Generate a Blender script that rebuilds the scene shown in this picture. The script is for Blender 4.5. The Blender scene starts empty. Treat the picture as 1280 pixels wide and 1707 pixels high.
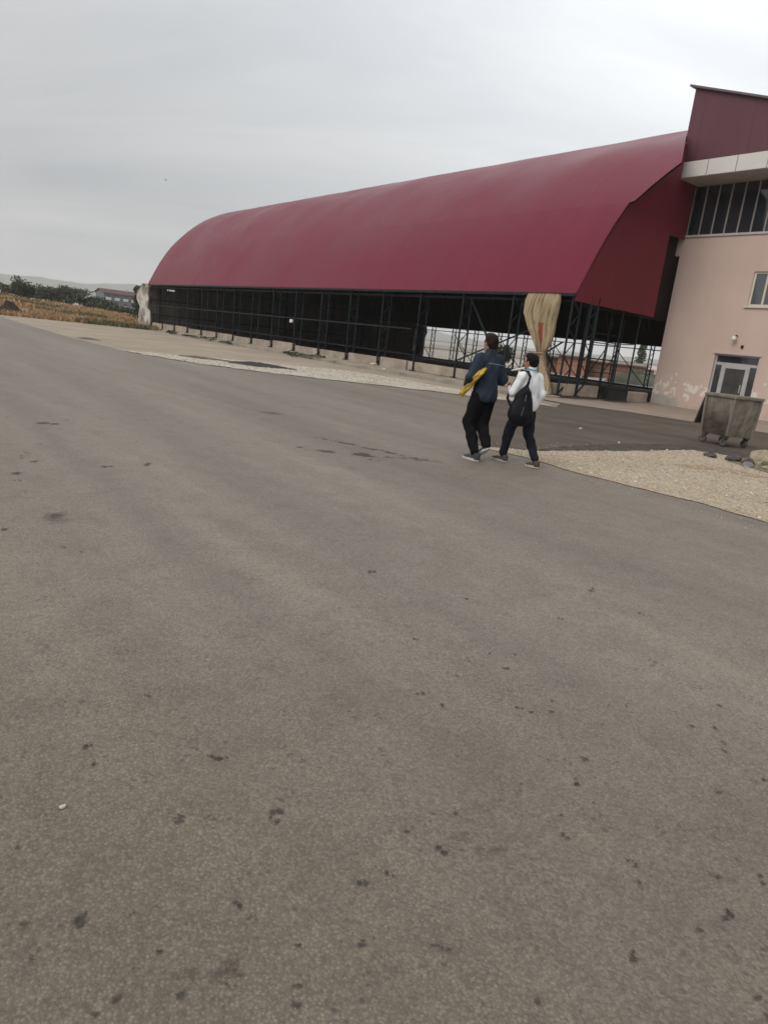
import bpy, bmesh, math, random
import numpy as np
from mathutils import Vector, Matrix

# ------------------------------------------------------------------ camera, sky, sun, exposure
scene = bpy.context.scene
COL = scene.collection
R = math.radians

cam_data = bpy.data.cameras.new('camera')
cam = bpy.data.objects.new('camera', cam_data)
COL.objects.link(cam)
scene.camera = cam
cam_data.sensor_fit = 'VERTICAL'
cam_data.sensor_height = 32.0
cam_data.lens = 32.0 * 1150.0 / 1707.0
cam_data.clip_start = 0.05
cam_data.clip_end = 20000
CAM_H = 1.42
_p, _r = R(-14.13), R(6.44)
_d = Vector((0, math.cos(_p), math.sin(_p)))
_rt = Vector((1, 0, 0))
_up = _rt.cross(_d)
_cr = _rt * math.cos(_r) + _up * math.sin(_r)
_cu = -_rt * math.sin(_r) + _up * math.cos(_r)
_m = Matrix((_cr, _cu, -_d)).transposed().to_4x4()
_m.translation = Vector((0, 0, CAM_H))
cam.matrix_world = _m

SUN_AZ, SUN_EL = R(-135), R(42)          # azimuth from +Y towards +X
world = bpy.data.worlds.new('World')
scene.world = world
world.use_nodes = True
wn, wl = world.node_tree.nodes, world.node_tree.links
wn.clear()


def wnode(t, **kw):
    n = wn.new(t)
    for k, v in kw.items():
        setattr(n, k, v)
    return n


w_out = wnode('ShaderNodeOutputWorld')
w_bg = wnode('ShaderNodeBackground')
w_bg.inputs['Strength'].default_value = 0.1
w_sky = wnode('ShaderNodeTexSky', sky_type='NISHITA', sun_disc=False)
w_sky.sun_elevation = SUN_EL
w_sky.sun_rotation = SUN_AZ
w_sky.dust_density = 4.0
w_tc = wnode('ShaderNodeTexCoord')
w_sep = wnode('ShaderNodeSeparateXYZ')
wl.new(w_tc.outputs['Generated'], w_sep.inputs[0])


def wmath(op, a, b=None, clamp=False):
    n = wnode('ShaderNodeMath', operation=op, use_clamp=clamp)
    for i, v in enumerate((a, b)):
        if v is None:
            continue
        if isinstance(v, (int, float)):
            n.inputs[i].default_value = v
        else:
            wl.new(v, n.inputs[i])
    return n.outputs[0]


zc = wmath('MAXIMUM', w_sep.outputs['Z'], 0.0)
den = wmath('ADD', zc, 0.22)
cx_ = wmath('DIVIDE', w_sep.outputs['X'], den)
cy_ = wmath('DIVIDE', w_sep.outputs['Y'], den)
w_cmb = wnode('ShaderNodeCombineXYZ')
wl.new(cx_, w_cmb.inputs[0]); wl.new(cy_, w_cmb.inputs[1])
w_map = wnode('ShaderNodeMapping')
w_map.inputs['Rotation'].default_value = (0, 0, R(35))
w_map.inputs['Scale'].default_value = (0.45, 1.0, 1.0)
wl.new(w_cmb.outputs[0], w_map.inputs[0])
w_no = wnode('ShaderNodeTexNoise')
w_no.inputs['Scale'].default_value = 1.15
w_no.inputs['Detail'].default_value = 6.0
w_no.inputs['Roughness'].default_value = 0.52
w_no.inputs['Distortion'].default_value = 0.5
wl.new(w_map.outputs[0], w_no.inputs['Vector'])
w_rmp = wnode('ShaderNodeValToRGB')
w_rmp.color_ramp.elements[0].position = 0.38
w_rmp.color_ramp.elements[0].color = (4.32, 4.47, 4.64, 1)
w_rmp.color_ramp.elements[1].position = 0.64
w_rmp.color_ramp.elements[1].color = (5.75, 5.78, 5.72, 1)
wl.new(w_no.outputs['Fac'], w_rmp.inputs[0])
# thinner cloud round the hidden sun lets more light through
w_dot = wnode('ShaderNodeVectorMath', operation='DOT_PRODUCT')
GD = Vector((math.sin(R(24)) * math.cos(R(36)), math.cos(R(24)) * math.cos(R(36)), math.sin(R(36))))
w_dot.inputs[1].default_value = GD
wl.new(w_tc.outputs['Generated'], w_dot.inputs[0])
glow = wmath('POWER', wmath('MAXIMUM', w_dot.outputs['Value'], 0.0), 7.5)
zen = wmath('MULTIPLY', wmath('MAXIMUM', wmath('SUBTRACT', w_sep.outputs['Z'], 0.12), 0.0), 0.75)   # an overcast dome is brightest overhead
gl2 = wmath('ADD', wmath('ADD', wmath('MULTIPLY', glow, 1.3), 1.0), zen)
w_scl = wnode('ShaderNodeVectorMath', operation='SCALE')
wl.new(w_rmp.outputs[0], w_scl.inputs[0]); wl.new(gl2, w_scl.inputs['Scale'])
w_mix = wnode('ShaderNodeMix', data_type='RGBA')
w_mix.inputs['Factor'].default_value = 0.93
wl.new(w_sky.outputs[0], w_mix.inputs[6])
wl.new(w_scl.outputs[0], w_mix.inputs[7])
wl.new(w_mix.outputs[2], w_bg.inputs['Color'])
wl.new(w_bg.outputs[0], w_out.inputs['Surface'])

sun_d = bpy.data.lights.new('sun', 'SUN')
sun_d.energy = 1.4
sun_d.angle = R(40)
sun_d.color = (1.0, 0.96, 0.9)
sun = bpy.data.objects.new('sun', sun_d)
COL.objects.link(sun)
_s = Vector((math.sin(SUN_AZ) * math.cos(SUN_EL), math.cos(SUN_AZ) * math.cos(SUN_EL), math.sin(SUN_EL)))
sun.rotation_euler = _s.to_track_quat('Z', 'Y').to_euler()
sun.location = (20, 30, 60)

vs = scene.view_settings
vs.view_transform = 'Standard'
vs.look = 'None'
vs.exposure = 0.12
vs.gamma = 1.0
vs.use_curve_mapping = False
scene.cycles.use_denoising = True
scene.cycles.max_bounces = 7
scene.cycles.volume_bounces = 2
scene.cycles.filter_width = 1.6

# ------------------------------------------------------------------ helpers
rng = random.Random(11)
NP = np.random.default_rng(5)


class NT:
    """small wrapper for building procedural materials"""
    def __init__(self, name, rough=0.8, spec=0.3, metal=0.0):
        self.mat = bpy.data.materials.new(name)
        self.mat.use_nodes = True
        self.n = self.mat.node_tree.nodes
        self.l = self.mat.node_tree.links
        self.b = self.n['Principled BSDF']
        self.b.inputs['Roughness'].default_value = rough
        self.b.inputs['Specular IOR Level'].default_value = spec
        self.b.inputs['Metallic'].default_value = metal
        self.tc = self.n.new('ShaderNodeTexCoord')

    def put(self, sock, v):
        if isinstance(v, (int, float)):
            sock.default_value = v
        elif isinstance(v, (tuple, list)):
            sock.default_value = tuple(v) + ((1,) if len(v) == 3 and len(sock.default_value) == 4 else ())
        else:
            self.l.new(v, sock)

    def coords(self, scale=(1, 1, 1), rot=(0, 0, 0), kind='Object'):
        m = self.n.new('ShaderNodeMapping')
        m.inputs['Scale'].default_value = scale
        m.inputs['Rotation'].default_value = rot
        self.l.new(self.tc.outputs[kind], m.inputs[0])
        return m.outputs[0]

    def along(self, deg, stretch):
        """object coordinates turned so that X runs along a ground direction, stretched along it"""
        r_ = self.coords((1, 1, 1), (0, 0, R(-deg)))
        m = self.n.new('ShaderNodeMapping')
        m.inputs['Scale'].default_value = (stretch, 1, 1)
        self.l.new(r_, m.inputs[0])
        return m.outputs[0]

    def noise(self, vec, scale, detail=4, rough=0.55, dist=0.0):
        t = self.n.new('ShaderNodeTexNoise')
        self.l.new(vec, t.inputs['Vector'])
        t.inputs['Scale'].default_value = scale
        t.inputs['Detail'].default_value = detail
        t.inputs['Roughness'].default_value = rough
        t.inputs['Distortion'].default_value = dist
        return t.outputs['Fac']

    def voro(self, vec, scale, feature='F1', out='Distance', rand=1.0):
        t = self.n.new('ShaderNodeTexVoronoi')
        t.feature = feature
        self.l.new(vec, t.inputs['Vector'])
        t.inputs['Scale'].default_value = scale
        t.inputs['Randomness'].default_value = rand
        return t.outputs[out]

    def wave(self, vec, scale, axis='X', dist=0.0):
        t = self.n.new('ShaderNodeTexWave')
        t.bands_direction = axis
        self.l.new(vec, t.inputs['Vector'])
        t.inputs['Scale'].default_value = scale
        t.inputs['Distortion'].default_value = dist
        return t.outputs['Fac']

    def ramp(self, fac, stops):
        t = self.n.new('ShaderNodeValToRGB')
        cr = t.color_ramp
        while len(cr.elements) < len(stops):
            cr.elements.new(0.5)
        for e, (p, c) in zip(cr.elements, stops):
            e.position = p
            e.color = (c, c, c, 1) if isinstance(c, (int, float)) else tuple(c) + (1,)
        self.l.new(fac, t.inputs[0])
        return t.outputs[0]

    def math(self, op, a, b=None, clamp=False):
        t = self.n.new('ShaderNodeMath')
        t.operation = op
        t.use_clamp = clamp
        self.put(t.inputs[0], a)
        if b is not None:
            self.put(t.inputs[1], b)
        return t.outputs[0]

    def mix(self, fac, a, b, mode='MIX'):
        t = self.n.new('ShaderNodeMix')
        t.data_type = 'RGBA'
        t.blend_type = mode
        self.put(t.inputs[0], fac)
        self.put(t.inputs[6], a)
        self.put(t.inputs[7], b)
        return t.outputs[2]

    def sep(self, vec):
        t = self.n.new('ShaderNodeSeparateXYZ')
        self.l.new(vec, t.inputs[0])
        return t.outputs

    def bump(self, h, strength=0.3, dist=0.01):
        t = self.n.new('ShaderNodeBump')
        t.inputs['Strength'].default_value = strength
        t.inputs['Distance'].default_value = dist
        self.l.new(h, t.inputs['Height'])
        self.l.new(t.outputs[0], self.b.inputs['Normal'])

    def color(self, v):
        self.put(self.b.inputs['Base Color'], v)
        return self

    def rough(self, v):
        self.put(self.b.inputs['Roughness'], v)


def simple(name, col, rough=0.8, spec=0.3, metal=0.0, var=0.25, scale=4.0, bump=0.0, bscale=40.0):
    t = NT(name, rough, spec, metal)
    v = t.coords()
    n = t.noise(v, scale, 5, 0.6)
    lo = tuple(c * (1 - var) for c in col)
    hi = tuple(min(1, c * (1 + var)) for c in col)
    t.color(t.ramp(n, [(0.3, lo), (0.7, hi)]))
    if bump:
        t.bump(t.noise(v, bscale, 3), bump, 0.01)
    return t.mat


class MB:
    """collects shapes and links them as ONE mesh object"""
    def __init__(self):
        self.v, self.f, self.mi, self.uv = [], [], [], {}
        self.cur = 0

    def quad(self, *pts):
        i = len(self.v)
        self.v += [tuple(p) for p in pts]
        self.f.append(tuple(range(i, i + len(pts))))
        self.mi.append(self.cur)

    def box(self, x0, x1, y0, y1, z0, z1):
        c = [(x0, y0, z0), (x1, y0, z0), (x1, y1, z0), (x0, y1, z0), (x0, y0, z1), (x1, y0, z1), (x1, y1, z1), (x0, y1, z1)]
        self.hexa(c)

    def hexa(self, c):
        i = len(self.v)
        self.v += [tuple(p) for p in c]
        for q in ((0, 3, 2, 1), (4, 5, 6, 7), (0, 1, 5, 4), (1, 2, 6, 5), (2, 3, 7, 6), (3, 0, 4, 7)):
            self.f.append(tuple(i + k for k in q))
            self.mi.append(self.cur)

    def bar(self, a, b, w, h=None, up=(0, 0, 1)):
        a, b = Vector(a), Vector(b)
        h = h or w
        d = (b - a).normalized()
        u = Vector(up)
        if abs(d.dot(u)) > 0.95:
            u = Vector((0, 1, 0))
        s = d.cross(u).normalized()
        t = s.cross(d).normalized()
        c = []
        for p in (a, b):
            c += [p - s * w / 2 - t * h / 2, p + s * w / 2 - t * h / 2, p + s * w / 2 + t * h / 2, p - s * w / 2 + t * h / 2]
        self.hexa(c)

    def tube(self, pts, radii, n=8, cap=True):
        pts = [Vector(p) for p in pts]
        if isinstance(radii, (int, float)):
            radii = [radii] * len(pts)
        i0 = len(self.v)
        up = Vector((0.13, 0.07, 1)).normalized()
        for k, p in enumerate(pts):
            d = (pts[min(k + 1, len(pts) - 1)] - pts[max(k - 1, 0)]).normalized()
            u = up if abs(d.dot(up)) < 0.95 else Vector((1, 0, 0))
            s = d.cross(u).normalized()
            t = s.cross(d)
            for j in range(n):
                a = 2 * math.pi * j / n
                self.v.append(tuple(p + (s * math.cos(a) + t * math.sin(a)) * radii[k]))
        for k in range(len(pts) - 1):
            for j in range(n):
                a, b = i0 + k * n + j, i0 + k * n + (j + 1) % n
                self.f.append((a, b, b + n, a + n)); self.mi.append(self.cur)
        if cap:
            self.f.append(tuple(i0 + j for j in reversed(range(n)))); self.mi.append(self.cur)
            e = i0 + (len(pts) - 1) * n
            self.f.append(tuple(e + j for j in range(n))); self.mi.append(self.cur)

    def grid(self, rows, closed=False):
        """rows: list of equal-length point lists"""
        i0 = len(self.v)
        m = len(rows[0])
        for r_ in rows:
            self.v += [tuple(p) for p in r_]
        for a in range(len(rows) - 1):
            for b in range(m if closed else m - 1):
                b2 = (b + 1) % m
                self.f.append((i0 + a * m + b, i0 + a * m + b2, i0 + (a + 1) * m + b2, i0 + (a + 1) * m + b))
                self.mi.append(self.cur)

    def build(self, name, mats, parent=None, smooth=False, bevel=0.0, solid=0.0):
        me = bpy.data.meshes.new(name)
        me.from_pydata(self.v, [], self.f)
        if not isinstance(mats, (list, tuple)):
            mats = [mats]
        for m in mats:
            me.materials.append(m)
        if len(mats) > 1:
            me.polygons.foreach_set('material_index', self.mi)
        if smooth:
            me.polygons.foreach_set('use_smooth', [True] * len(me.polygons))
        me.update()
        o = bpy.data.objects.new(name, me)
        COL.objects.link(o)
        if parent is not None:
            o.parent = parent
        if solid:
            s = o.modifiers.new('thick', 'SOLIDIFY'); s.thickness = solid; s.offset = 0
        if bevel:
            b = o.modifiers.new('bevel', 'BEVEL'); b.width = bevel; b.segments = 2; b.limit_method = 'ANGLE'
        return o


def tag(o, label=None, cat=None, group=None, kind=None):
    if label: o['label'] = label
    if cat: o['category'] = cat
    if group: o['group'] = group
    if kind: o['kind'] = kind
    return o


def empty(name, loc, rz=0.0):
    o = bpy.data.objects.new(name, None)
    o.empty_display_size = 0.3
    o.location = loc
    o.rotation_euler = (0, 0, rz)
    COL.objects.link(o)
    return o


def dup(o, loc=None, rz=None, scale=None, parent=None):
    c = o.copy()
    COL.objects.link(c)
    if parent is not None:
        c.parent = parent
    if loc is not None: c.location = loc
    if rz is not None: c.rotation_euler = (0, 0, rz)
    if scale is not None: c.scale = scale
    for ch in list(o.children):
        dup(ch, parent=c)
    return c


def sheet(name, pts, z, mat, cuts=0):
    """flat ground sheet from an outline"""
    bm = bmesh.new()
    vsx = [bm.verts.new((x, y, z)) for x, y in pts]
    f = bm.faces.new(vsx)
    if f.normal.z < 0: f.normal_flip()
    bmesh.ops.triangulate(bm, faces=[f])
    me = bpy.data.meshes.new(name)
    bm.to_mesh(me); bm.free()
    if sum(p.normal.z for p in me.polygons) < 0:
        me.flip_normals()
    me.materials.append(mat)
    o = bpy.data.objects.new(name, me)
    COL.objects.link(o)
    o['kind'] = 'structure'
    return o


def wobble(pts, step, amp, seed=0, closed=True):
    """subdivide an outline and make its edge ragged"""
    r_ = random.Random(seed)
    out = []
    n = len(pts)
    for i in range(n if closed else n - 1):
        a, b = Vector(pts[i]), Vector(pts[(i + 1) % n])
        L = (b - a).length
        if L > 60:
            out.append(tuple(a)); continue
        k = max(1, int(L / step))
        nrm = Vector((-(b - a).y, (b - a).x)).normalized() if L > 0 else Vector((0, 0))
        for j in range(k):
            p = a.lerp(b, j / k)
            out.append(tuple(p + nrm * r_.uniform(-amp, amp)))
    return out


# hall frame: local x towards the near end along the hall, local y across it (away from the road)
HALL_O = Vector((5.69, 24.93, 0))
UL = Vector((math.sin(R(-37.45)), math.cos(R(-37.45)), 0))
UV = Vector((math.cos(R(-37.45)), -math.sin(R(-37.45)), 0))
HALL_RZ = math.atan2(-UL.y, -UL.x)


def W(u, v, z=0.0):
    return HALL_O + UL * u + UV * v + Vector((0, 0, z))


def W2(u, v):
    p = W(u, v)
    return (p.x, p.y)


# ------------------------------------------------------------------ ground materials
def mat_ground():
    t = NT('dirt_ground', 0.95, 0.1)
    v = t.coords()
    a = t.noise(v, 0.05, 5)
    b = t.noise(v, 0.9, 6, 0.65)
    c1 = t.ramp(a, [(0.35, (0.25, 0.205, 0.155)), (0.65, (0.30, 0.265, 0.21))])
    c2 = t.ramp(b, [(0.3, 0.72), (0.7, 1.15)])
    t.color(t.mix(1.0, c1, c2, 'MULTIPLY'))
    t.bump(t.noise(v, 18, 5, 0.7), 0.4, 0.03)
    return t.mat


def mat_road():
    t = NT('worn_asphalt', 0.62, 0.5)
    v = t.coords()
    streak = t.along(127, 0.05)
    streak2 = t.along(134, 0.09)
    big = t.noise(t.along(127, 0.35), 0.16, 3, 0.5)
    st = t.noise(streak, 1.0, 4, 0.55, 0.25)
    st2 = t.noise(streak2, 2.6, 4, 0.55, 0.2)
    mid = t.noise(v, 3.4, 5, 0.62)
    fine = t.noise(v, 95, 4, 0.8)
    grit = t.voro(v, 210)
    pits = t.voro(v, 40)
    pitn = t.noise(v, 6.5, 4, 0.65)
    base = t.ramp(big, [(0.34, (0.188, 0.155, 0.117)), (0.66, (0.216, 0.184, 0.148))])
    base = t.mix(1.0, base, t.ramp(st, [(0.32, (0.84, 0.84, 0.86)), (0.52, (1.0, 1.0, 1.0)), (0.70, (1.13, 1.11, 1.09))]), 'MULTIPLY')
    base = t.mix(1.0, base, t.ramp(st2, [(0.32, 0.90), (0.55, 1.0), (0.72, 1.07)]), 'MULTIPLY')
    base = t.mix(1.0, base, t.ramp(mid, [(0.28, (0.86, 0.84, 0.82)), (0.52, (1, 1, 1)), (0.75, (1.08, 1.07, 1.05))]), 'MULTIPLY')
    # exposed aggregate: stones of two sizes, each its own shade, in a dark binder
    def shade(sc, lo, hi):
        bw = t.n.new('ShaderNodeRGBToBW'); t.l.new(t.voro(v, sc, 'F1', 'Color'), bw.inputs[0])
        return t.ramp(bw.outputs[0], [(0.18, lo), (0.5, 1.0), (0.82, hi)])
    base = t.mix(1.0, base, shade(120, 0.80, 1.24), 'MULTIPLY')
    base = t.mix(1.0, base, shade(41, 0.93, 1.07), 'MULTIPLY')
    rough_zone = t.ramp(t.noise(t.along(127, 0.12), 0.9, 4, 0.6), [(0.36, 0.15), (0.66, 1.0)])
    gaps = t.ramp(t.voro(v, 120), [(0.30, 0.0), (0.62, 1.0)])
    base = t.mix(t.math('MULTIPLY', t.math('MULTIPLY', gaps, rough_zone), 0.42), base, (0.070, 0.058, 0.046))
    base = t.mix(1.0, base, t.ramp(fine, [(0.30, 0.80), (0.5, 1.0), (0.70, 1.16)]), 'MULTIPLY')
    pit = t.math('MULTIPLY', t.ramp(pits, [(0.16, 1.0), (0.42, 0.0)]), t.ramp(pitn, [(0.50, 0.0), (0.64, 1.0)]))
    base = t.mix(t.math('MULTIPLY', pit, 0.8), base, (0.075, 0.068, 0.060))
    # vignette darkening painted into the asphalt colour near the camera, ragged at its border
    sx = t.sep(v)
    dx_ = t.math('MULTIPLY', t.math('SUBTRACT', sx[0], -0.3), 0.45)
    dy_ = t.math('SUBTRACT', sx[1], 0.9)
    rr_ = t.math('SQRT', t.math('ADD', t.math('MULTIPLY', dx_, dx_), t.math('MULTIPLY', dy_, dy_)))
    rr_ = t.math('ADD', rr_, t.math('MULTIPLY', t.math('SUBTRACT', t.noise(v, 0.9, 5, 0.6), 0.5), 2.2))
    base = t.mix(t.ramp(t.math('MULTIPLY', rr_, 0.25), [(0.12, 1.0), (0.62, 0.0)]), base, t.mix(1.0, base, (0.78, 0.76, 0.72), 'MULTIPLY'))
    # sparse oil drips
    vd = t.voro(v, 3.3)
    vdn = t.noise(v, 26, 3, 0.6)
    spot = t.ramp(t.math('ADD', vd, t.math('MULTIPLY', t.math('SUBTRACT', vdn, 0.5), 0.10)), [(0.030, 1.0), (0.055, 0.0)])
    spot = t.math('MULTIPLY', spot, t.ramp(t.noise(v, 0.55, 2), [(0.50, 0.0), (0.56, 1.0)]))
    base = t.mix(t.math('MULTIPLY', spot, 0.7), base, (0.06, 0.054, 0.048))
    t.color(base)
    h = t.math('SUBTRACT', t.math('MULTIPLY', fine, 0.3), t.math('MULTIPLY', gaps, 0.5))
    t.bump(t.math('SUBTRACT', h, t.math('MULTIPLY', pit, 0.6)), 0.4, 0.008)
    return t.mat


def mat_stain():
    """oil and tar drips, fading out over their ragged edge"""
    t = NT('tar_stain', 0.7, 0.3)
    at = t.n.new('ShaderNodeAttribute'); at.attribute_name = 'edge'
    v = t.coords()
    n = t.noise(v, 75, 5, 0.75)
    e = t.math('ADD', at.outputs['Fac'], t.math('MULTIPLY', t.math('SUBTRACT', n, 0.5), 1.8))
    al = t.ramp(e, [(0.38, 0.80), (0.85, 0.0)])
    at2 = t.n.new('ShaderNodeAttribute'); at2.attribute_name = 'thin'
    t.put(t.b.inputs['Alpha'], t.math('MULTIPLY', al, at2.outputs['Fac']))
    t.color(t.ramp(t.noise(v, 90, 3), [(0.3, (0.040, 0.034, 0.029)), (0.7, (0.075, 0.064, 0.054))]))
    return t.mat


def mat_gravel(name, c0, c1, scale=42):
    t = NT(name, 0.95, 0.1)
    v = t.coords()
    cell = t.voro(v, scale, 'F1', 'Color')
    d = t.voro(v, scale)
    bw = t.n.new('ShaderNodeRGBToBW'); t.l.new(cell, bw.inputs[0])
    c = t.ramp(bw.outputs[0], [(0.15, c0), (0.85, c1)])
    c = t.mix(1.0, c, t.ramp(t.noise(v, 0.8, 5), [(0.3, (0.85, 0.80, 0.74)), (0.62, (1.0, 1.0, 1.0))]), 'MULTIPLY')
    c = t.mix(1.0, c, t.ramp(d, [(0.25, 1.0), (0.75, 0.75)]), 'MULTIPLY')
    t.color(c)
    t.bump(t.math('SUBTRACT', 1.0, d), 0.9, 0.02)
    return t.mat


def mat_forecourt():
    t = NT('dark_asphalt', 0.85, 0.25)
    v = t.coords()
    st = t.noise(t.along(-35, 0.12), 1.2, 5, 0.6)
    n = t.noise(v, 1.6, 6, 0.62)
    fine = t.noise(v, 60, 3, 0.7)
    c = t.ramp(n, [(0.3, (0.084, 0.067, 0.050)), (0.7, (0.114, 0.094, 0.074))])
    c = t.mix(1.0, c, t.ramp(st, [(0.3, 0.80), (0.7, 1.15)]), 'MULTIPLY')
    c = t.mix(1.0, c, t.ramp(fine, [(0.3, 0.8), (0.7, 1.15)]), 'MULTIPLY')
    t.color(c)
    t.bump(fine, 0.3, 0.008)
    return t.mat


M = {}
M['ground'] = mat_ground()
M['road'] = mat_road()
M['stain'] = mat_stain()
M['gravel'] = mat_gravel('pale_gravel', (0.41, 0.335, 0.255), (0.66, 0.565, 0.44))
M['gravel_band'] = mat_gravel('white_gravel', (0.60, 0.555, 0.475), (0.76, 0.71, 0.62), 60)
M['forecourt'] = mat_forecourt()
M['dark_edge'] = simple('broken_asphalt_edge', (0.070, 0.058, 0.048), 0.9, 0.2, var=0.5, scale=6, bump=0.6, bscale=30)
M['pave'] = simple('dusty_pavement', (0.31, 0.25, 0.205), 0.9, 0.15, var=0.16, scale=1.5, bump=0.2)
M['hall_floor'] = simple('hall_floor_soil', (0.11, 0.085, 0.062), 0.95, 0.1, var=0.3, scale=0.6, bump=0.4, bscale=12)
M['field'] = None
M['concrete'] = simple('stained_concrete', (0.33, 0.28, 0.225), 0.9, 0.2, var=0.3, scale=1.3, bump=0.3, bscale=25)
M['kerb'] = simple('kerb_concrete', (0.30, 0.265, 0.22), 0.9, 0.2, var=0.3, scale=0.9, bump=0.3, bscale=25)

# ------------------------------------------------------------------ ground, road, gravel
bm = bmesh.new()
NR, NA = 46, 72
rad = [0.0] + [2.0 * (3300 / 2.0) ** (i / (NR - 1)) for i in range(NR)]
rings = []
for i, r_ in enumerate(rad):
    if i == 0:
        rings.append([bm.verts.new((0, 0, -0.02))]); continue
    rings.append([bm.verts.new((r_ * math.cos(2 * math.pi * a / NA), r_ * math.sin(2 * math.pi * a / NA), -0.02)) for a in range(NA)])
for a in range(NA):
    bm.faces.new((rings[0][0], rings[1][a], rings[1][(a + 1) % NA]))
    for i in range(1, NR):
        bm.faces.new((rings[i][a], rings[i + 1][a], rings[i + 1][(a + 1) % NA], rings[i][(a + 1) % NA]))
me = bpy.data.meshes.new('ground'); bm.to_mesh(me); bm.free()
me.materials.append(M['ground'])
ground = bpy.data.objects.new('ground', me); COL.objects.link(ground)
tag(ground, kind='structure')

edge_hall = [(-75, 108), (-45, 70), (-26.73, 46.77), (-19.3, 36.48), (-15.05, 30.96), (-11.52, 26.52), (-9.15, 23.64), (-6.9, 22.0), (-4.6, 21.2), (-2.4, 21.0),
             (-0.43, 21.1), (1.39, 21.07), (2.4, 20.6), (4.2, 20.6), (5.2, 20.2), (5.0, 12.6), (2.9, 11.02), (2.06, 10.45), (1.25, 10.2)]
low_edge = [(1.18, 10.24), (1.55, 10.02), (2.0, 9.59), (2.42, 8.9), (3.0, 8.28), (3.6, 7.63), (3.96, 7.0), (4.6, 5.6), (5.6, 3.0), (9, -6), (16, -24)]
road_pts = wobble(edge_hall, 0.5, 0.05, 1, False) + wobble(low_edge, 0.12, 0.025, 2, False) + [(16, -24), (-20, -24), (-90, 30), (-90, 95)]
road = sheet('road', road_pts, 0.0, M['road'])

# stains and drips pooled on the road
STAINS = [(-0.82, 2.37, 0.014, 0), (-0.57, 2.16, 0.013, 0), (-0.45, 2.02, 0.02, 0), (-0.9, 2.01, 0.014, 0), (-0.5, 1.71, 0.015, 0), (-0.22, 1.77, 0.022, 0), (0.06, 1.57, 0.018, 0), (-0.25, 1.43, 0.014, 0), (-0.21, 1.4, 0.011, 0), (-0.5, 1.37, 0.012, 0), (-0.61, 1.33, 0.021, 0), (-0.73, 1.31, 0.018, 0), (-0.67, 1.23, 0.01, 0), (-0.4, 1.28, 0.01, 0), (-0.09, 1.34, 0.015, 0), (-0.47, 1.14, 0.018, 0), (-0.25, 1.25, 0.046, 1), (-0.32, 1.18, 0.015, 0), (-0.22, 1.21, 0.012, 0), (-0.43, 1.23, 0.008, 0), (0.07, 1.36, 0.013, 0), (-0.08, 1.23, 0.012, 0), (-0.07, 1.19, 0.014, 0), (-0.21, 1.25, 0.008, 0), (-0.45, 1.4, 0.006, 0), (-0.41, 1.69, 0.005, 0), (-0.83, 1.92, 0.012, 0), (-0.87, 1.54, 0.013, 0), (-0.49, 2.03, 0.013, 0), (0.64, 2.94, 0.017, 0), (0.25, 2.61, 0.017, 0), (0.32, 2.54, 0.015, 0), (0.34, 2.35, 0.008, 0), (0.65, 2.59, 0.018, 0), (0.69, 2.57, 0.017, 0), (0.78, 2.59, 0.019, 0), (0.8, 2.69, 0.014, 0), (1.13, 2.71, 0.013, 0), (1.37, 2.6, 0.02, 0), (1.46, 2.61, 0.019, 0), (1.45, 2.5, 0.014, 0), (1.43, 2.43, 0.018, 0), (0.98, 2.53, 0.011, 0), (0.84, 2.26, 0.018, 0), (0.78, 2.11, 0.016, 0), (0.8, 2.01, 0.009, 0), (0.57, 2.07, 0.008, 0), (1.28, 2.15, 0.017, 0), (1.51, 2.26, 0.016, 0), (0.67, 1.84, 0.019, 0), (0.18, 1.77, 0.012, 0), (0.28, 1.71, 0.018, 0), (0.39, 1.75, 0.055, 1), (0.12, 1.6, 0.015, 0), (0.84, 1.67, 0.014, 0), (1.1, 1.73, 0.015, 0), (1.21, 1.74, 0.02, 0), (1.06, 1.58, 0.021, 0), (0.95, 1.52, 0.017, 0), (0.74, 1.41, 0.016, 0), (0.26, 1.38, 0.012, 0), (0.47, 1.26, 0.014, 0), (1.01, 1.32, 0.021, 0), (0.33, 1.88, 0.008, 0), (0.67, 1.93, 0.009, 0), (1.58, 2.81, 0.017, 0), (0.85, 1.75, 0.012, 0), (0.22, 3.15, 0.014, 0), (0.47, 3.01, 0.02, 0), (0.58, 3.08, 0.01, 0), (0.71, 3.1, 0.011, 0), (0.64, 2.94, 0.014, 0), (0.54, 3.78, 0.018, 0), (1.06, 3.65, 0.016, 0), (1.58, 3.88, 0.019, 0), (0.47, 4.35, 0.012, 0), (0.78, 4.11, 0.01, 0), (1.42, 3.21, 0.015, 0), (1.38, 4.2, 0.026, 0), (0.41, 8.47, 0.168, 1), (0.15, 8.47, 0.112, 1), (-0.02, 8.42, 0.074, 1), (-4.14, 8.03, 0.131, 0), (-2.59, 6.17, 0.083, 0), (-2.24, 4.49, 0.148, 1), (-3.06, 5.55, 0.071, 0), (-1.88, 3.89, 0.016, 0), (-1.75, 3.86, 0.019, 0), (-2.91, 5.32, 0.024, 0), (-3.16, 6.04, 0.033, 0), (-2.27, 6.45, 0.055, 0), (-2.81, 7.56, 0.018, 0), (-2.03, 11.51, 0.23, 1), (-1.12, 8.4, 0.075, 0), (-0.79, 8.32, 0.166, 0), (-0.33, 8.37, 0.203, 0), (-2.35, 4.1, 0.039, 0), (-0.04, 4.08, 0.028, 0), (-3.39, 6.35, 0.038, 0), (-3.39, 6.17, 0.047, 0), (-3.53, 6.81, 0.031, 0)]
sb = MB()
edgev, thinv = [], []


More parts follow.
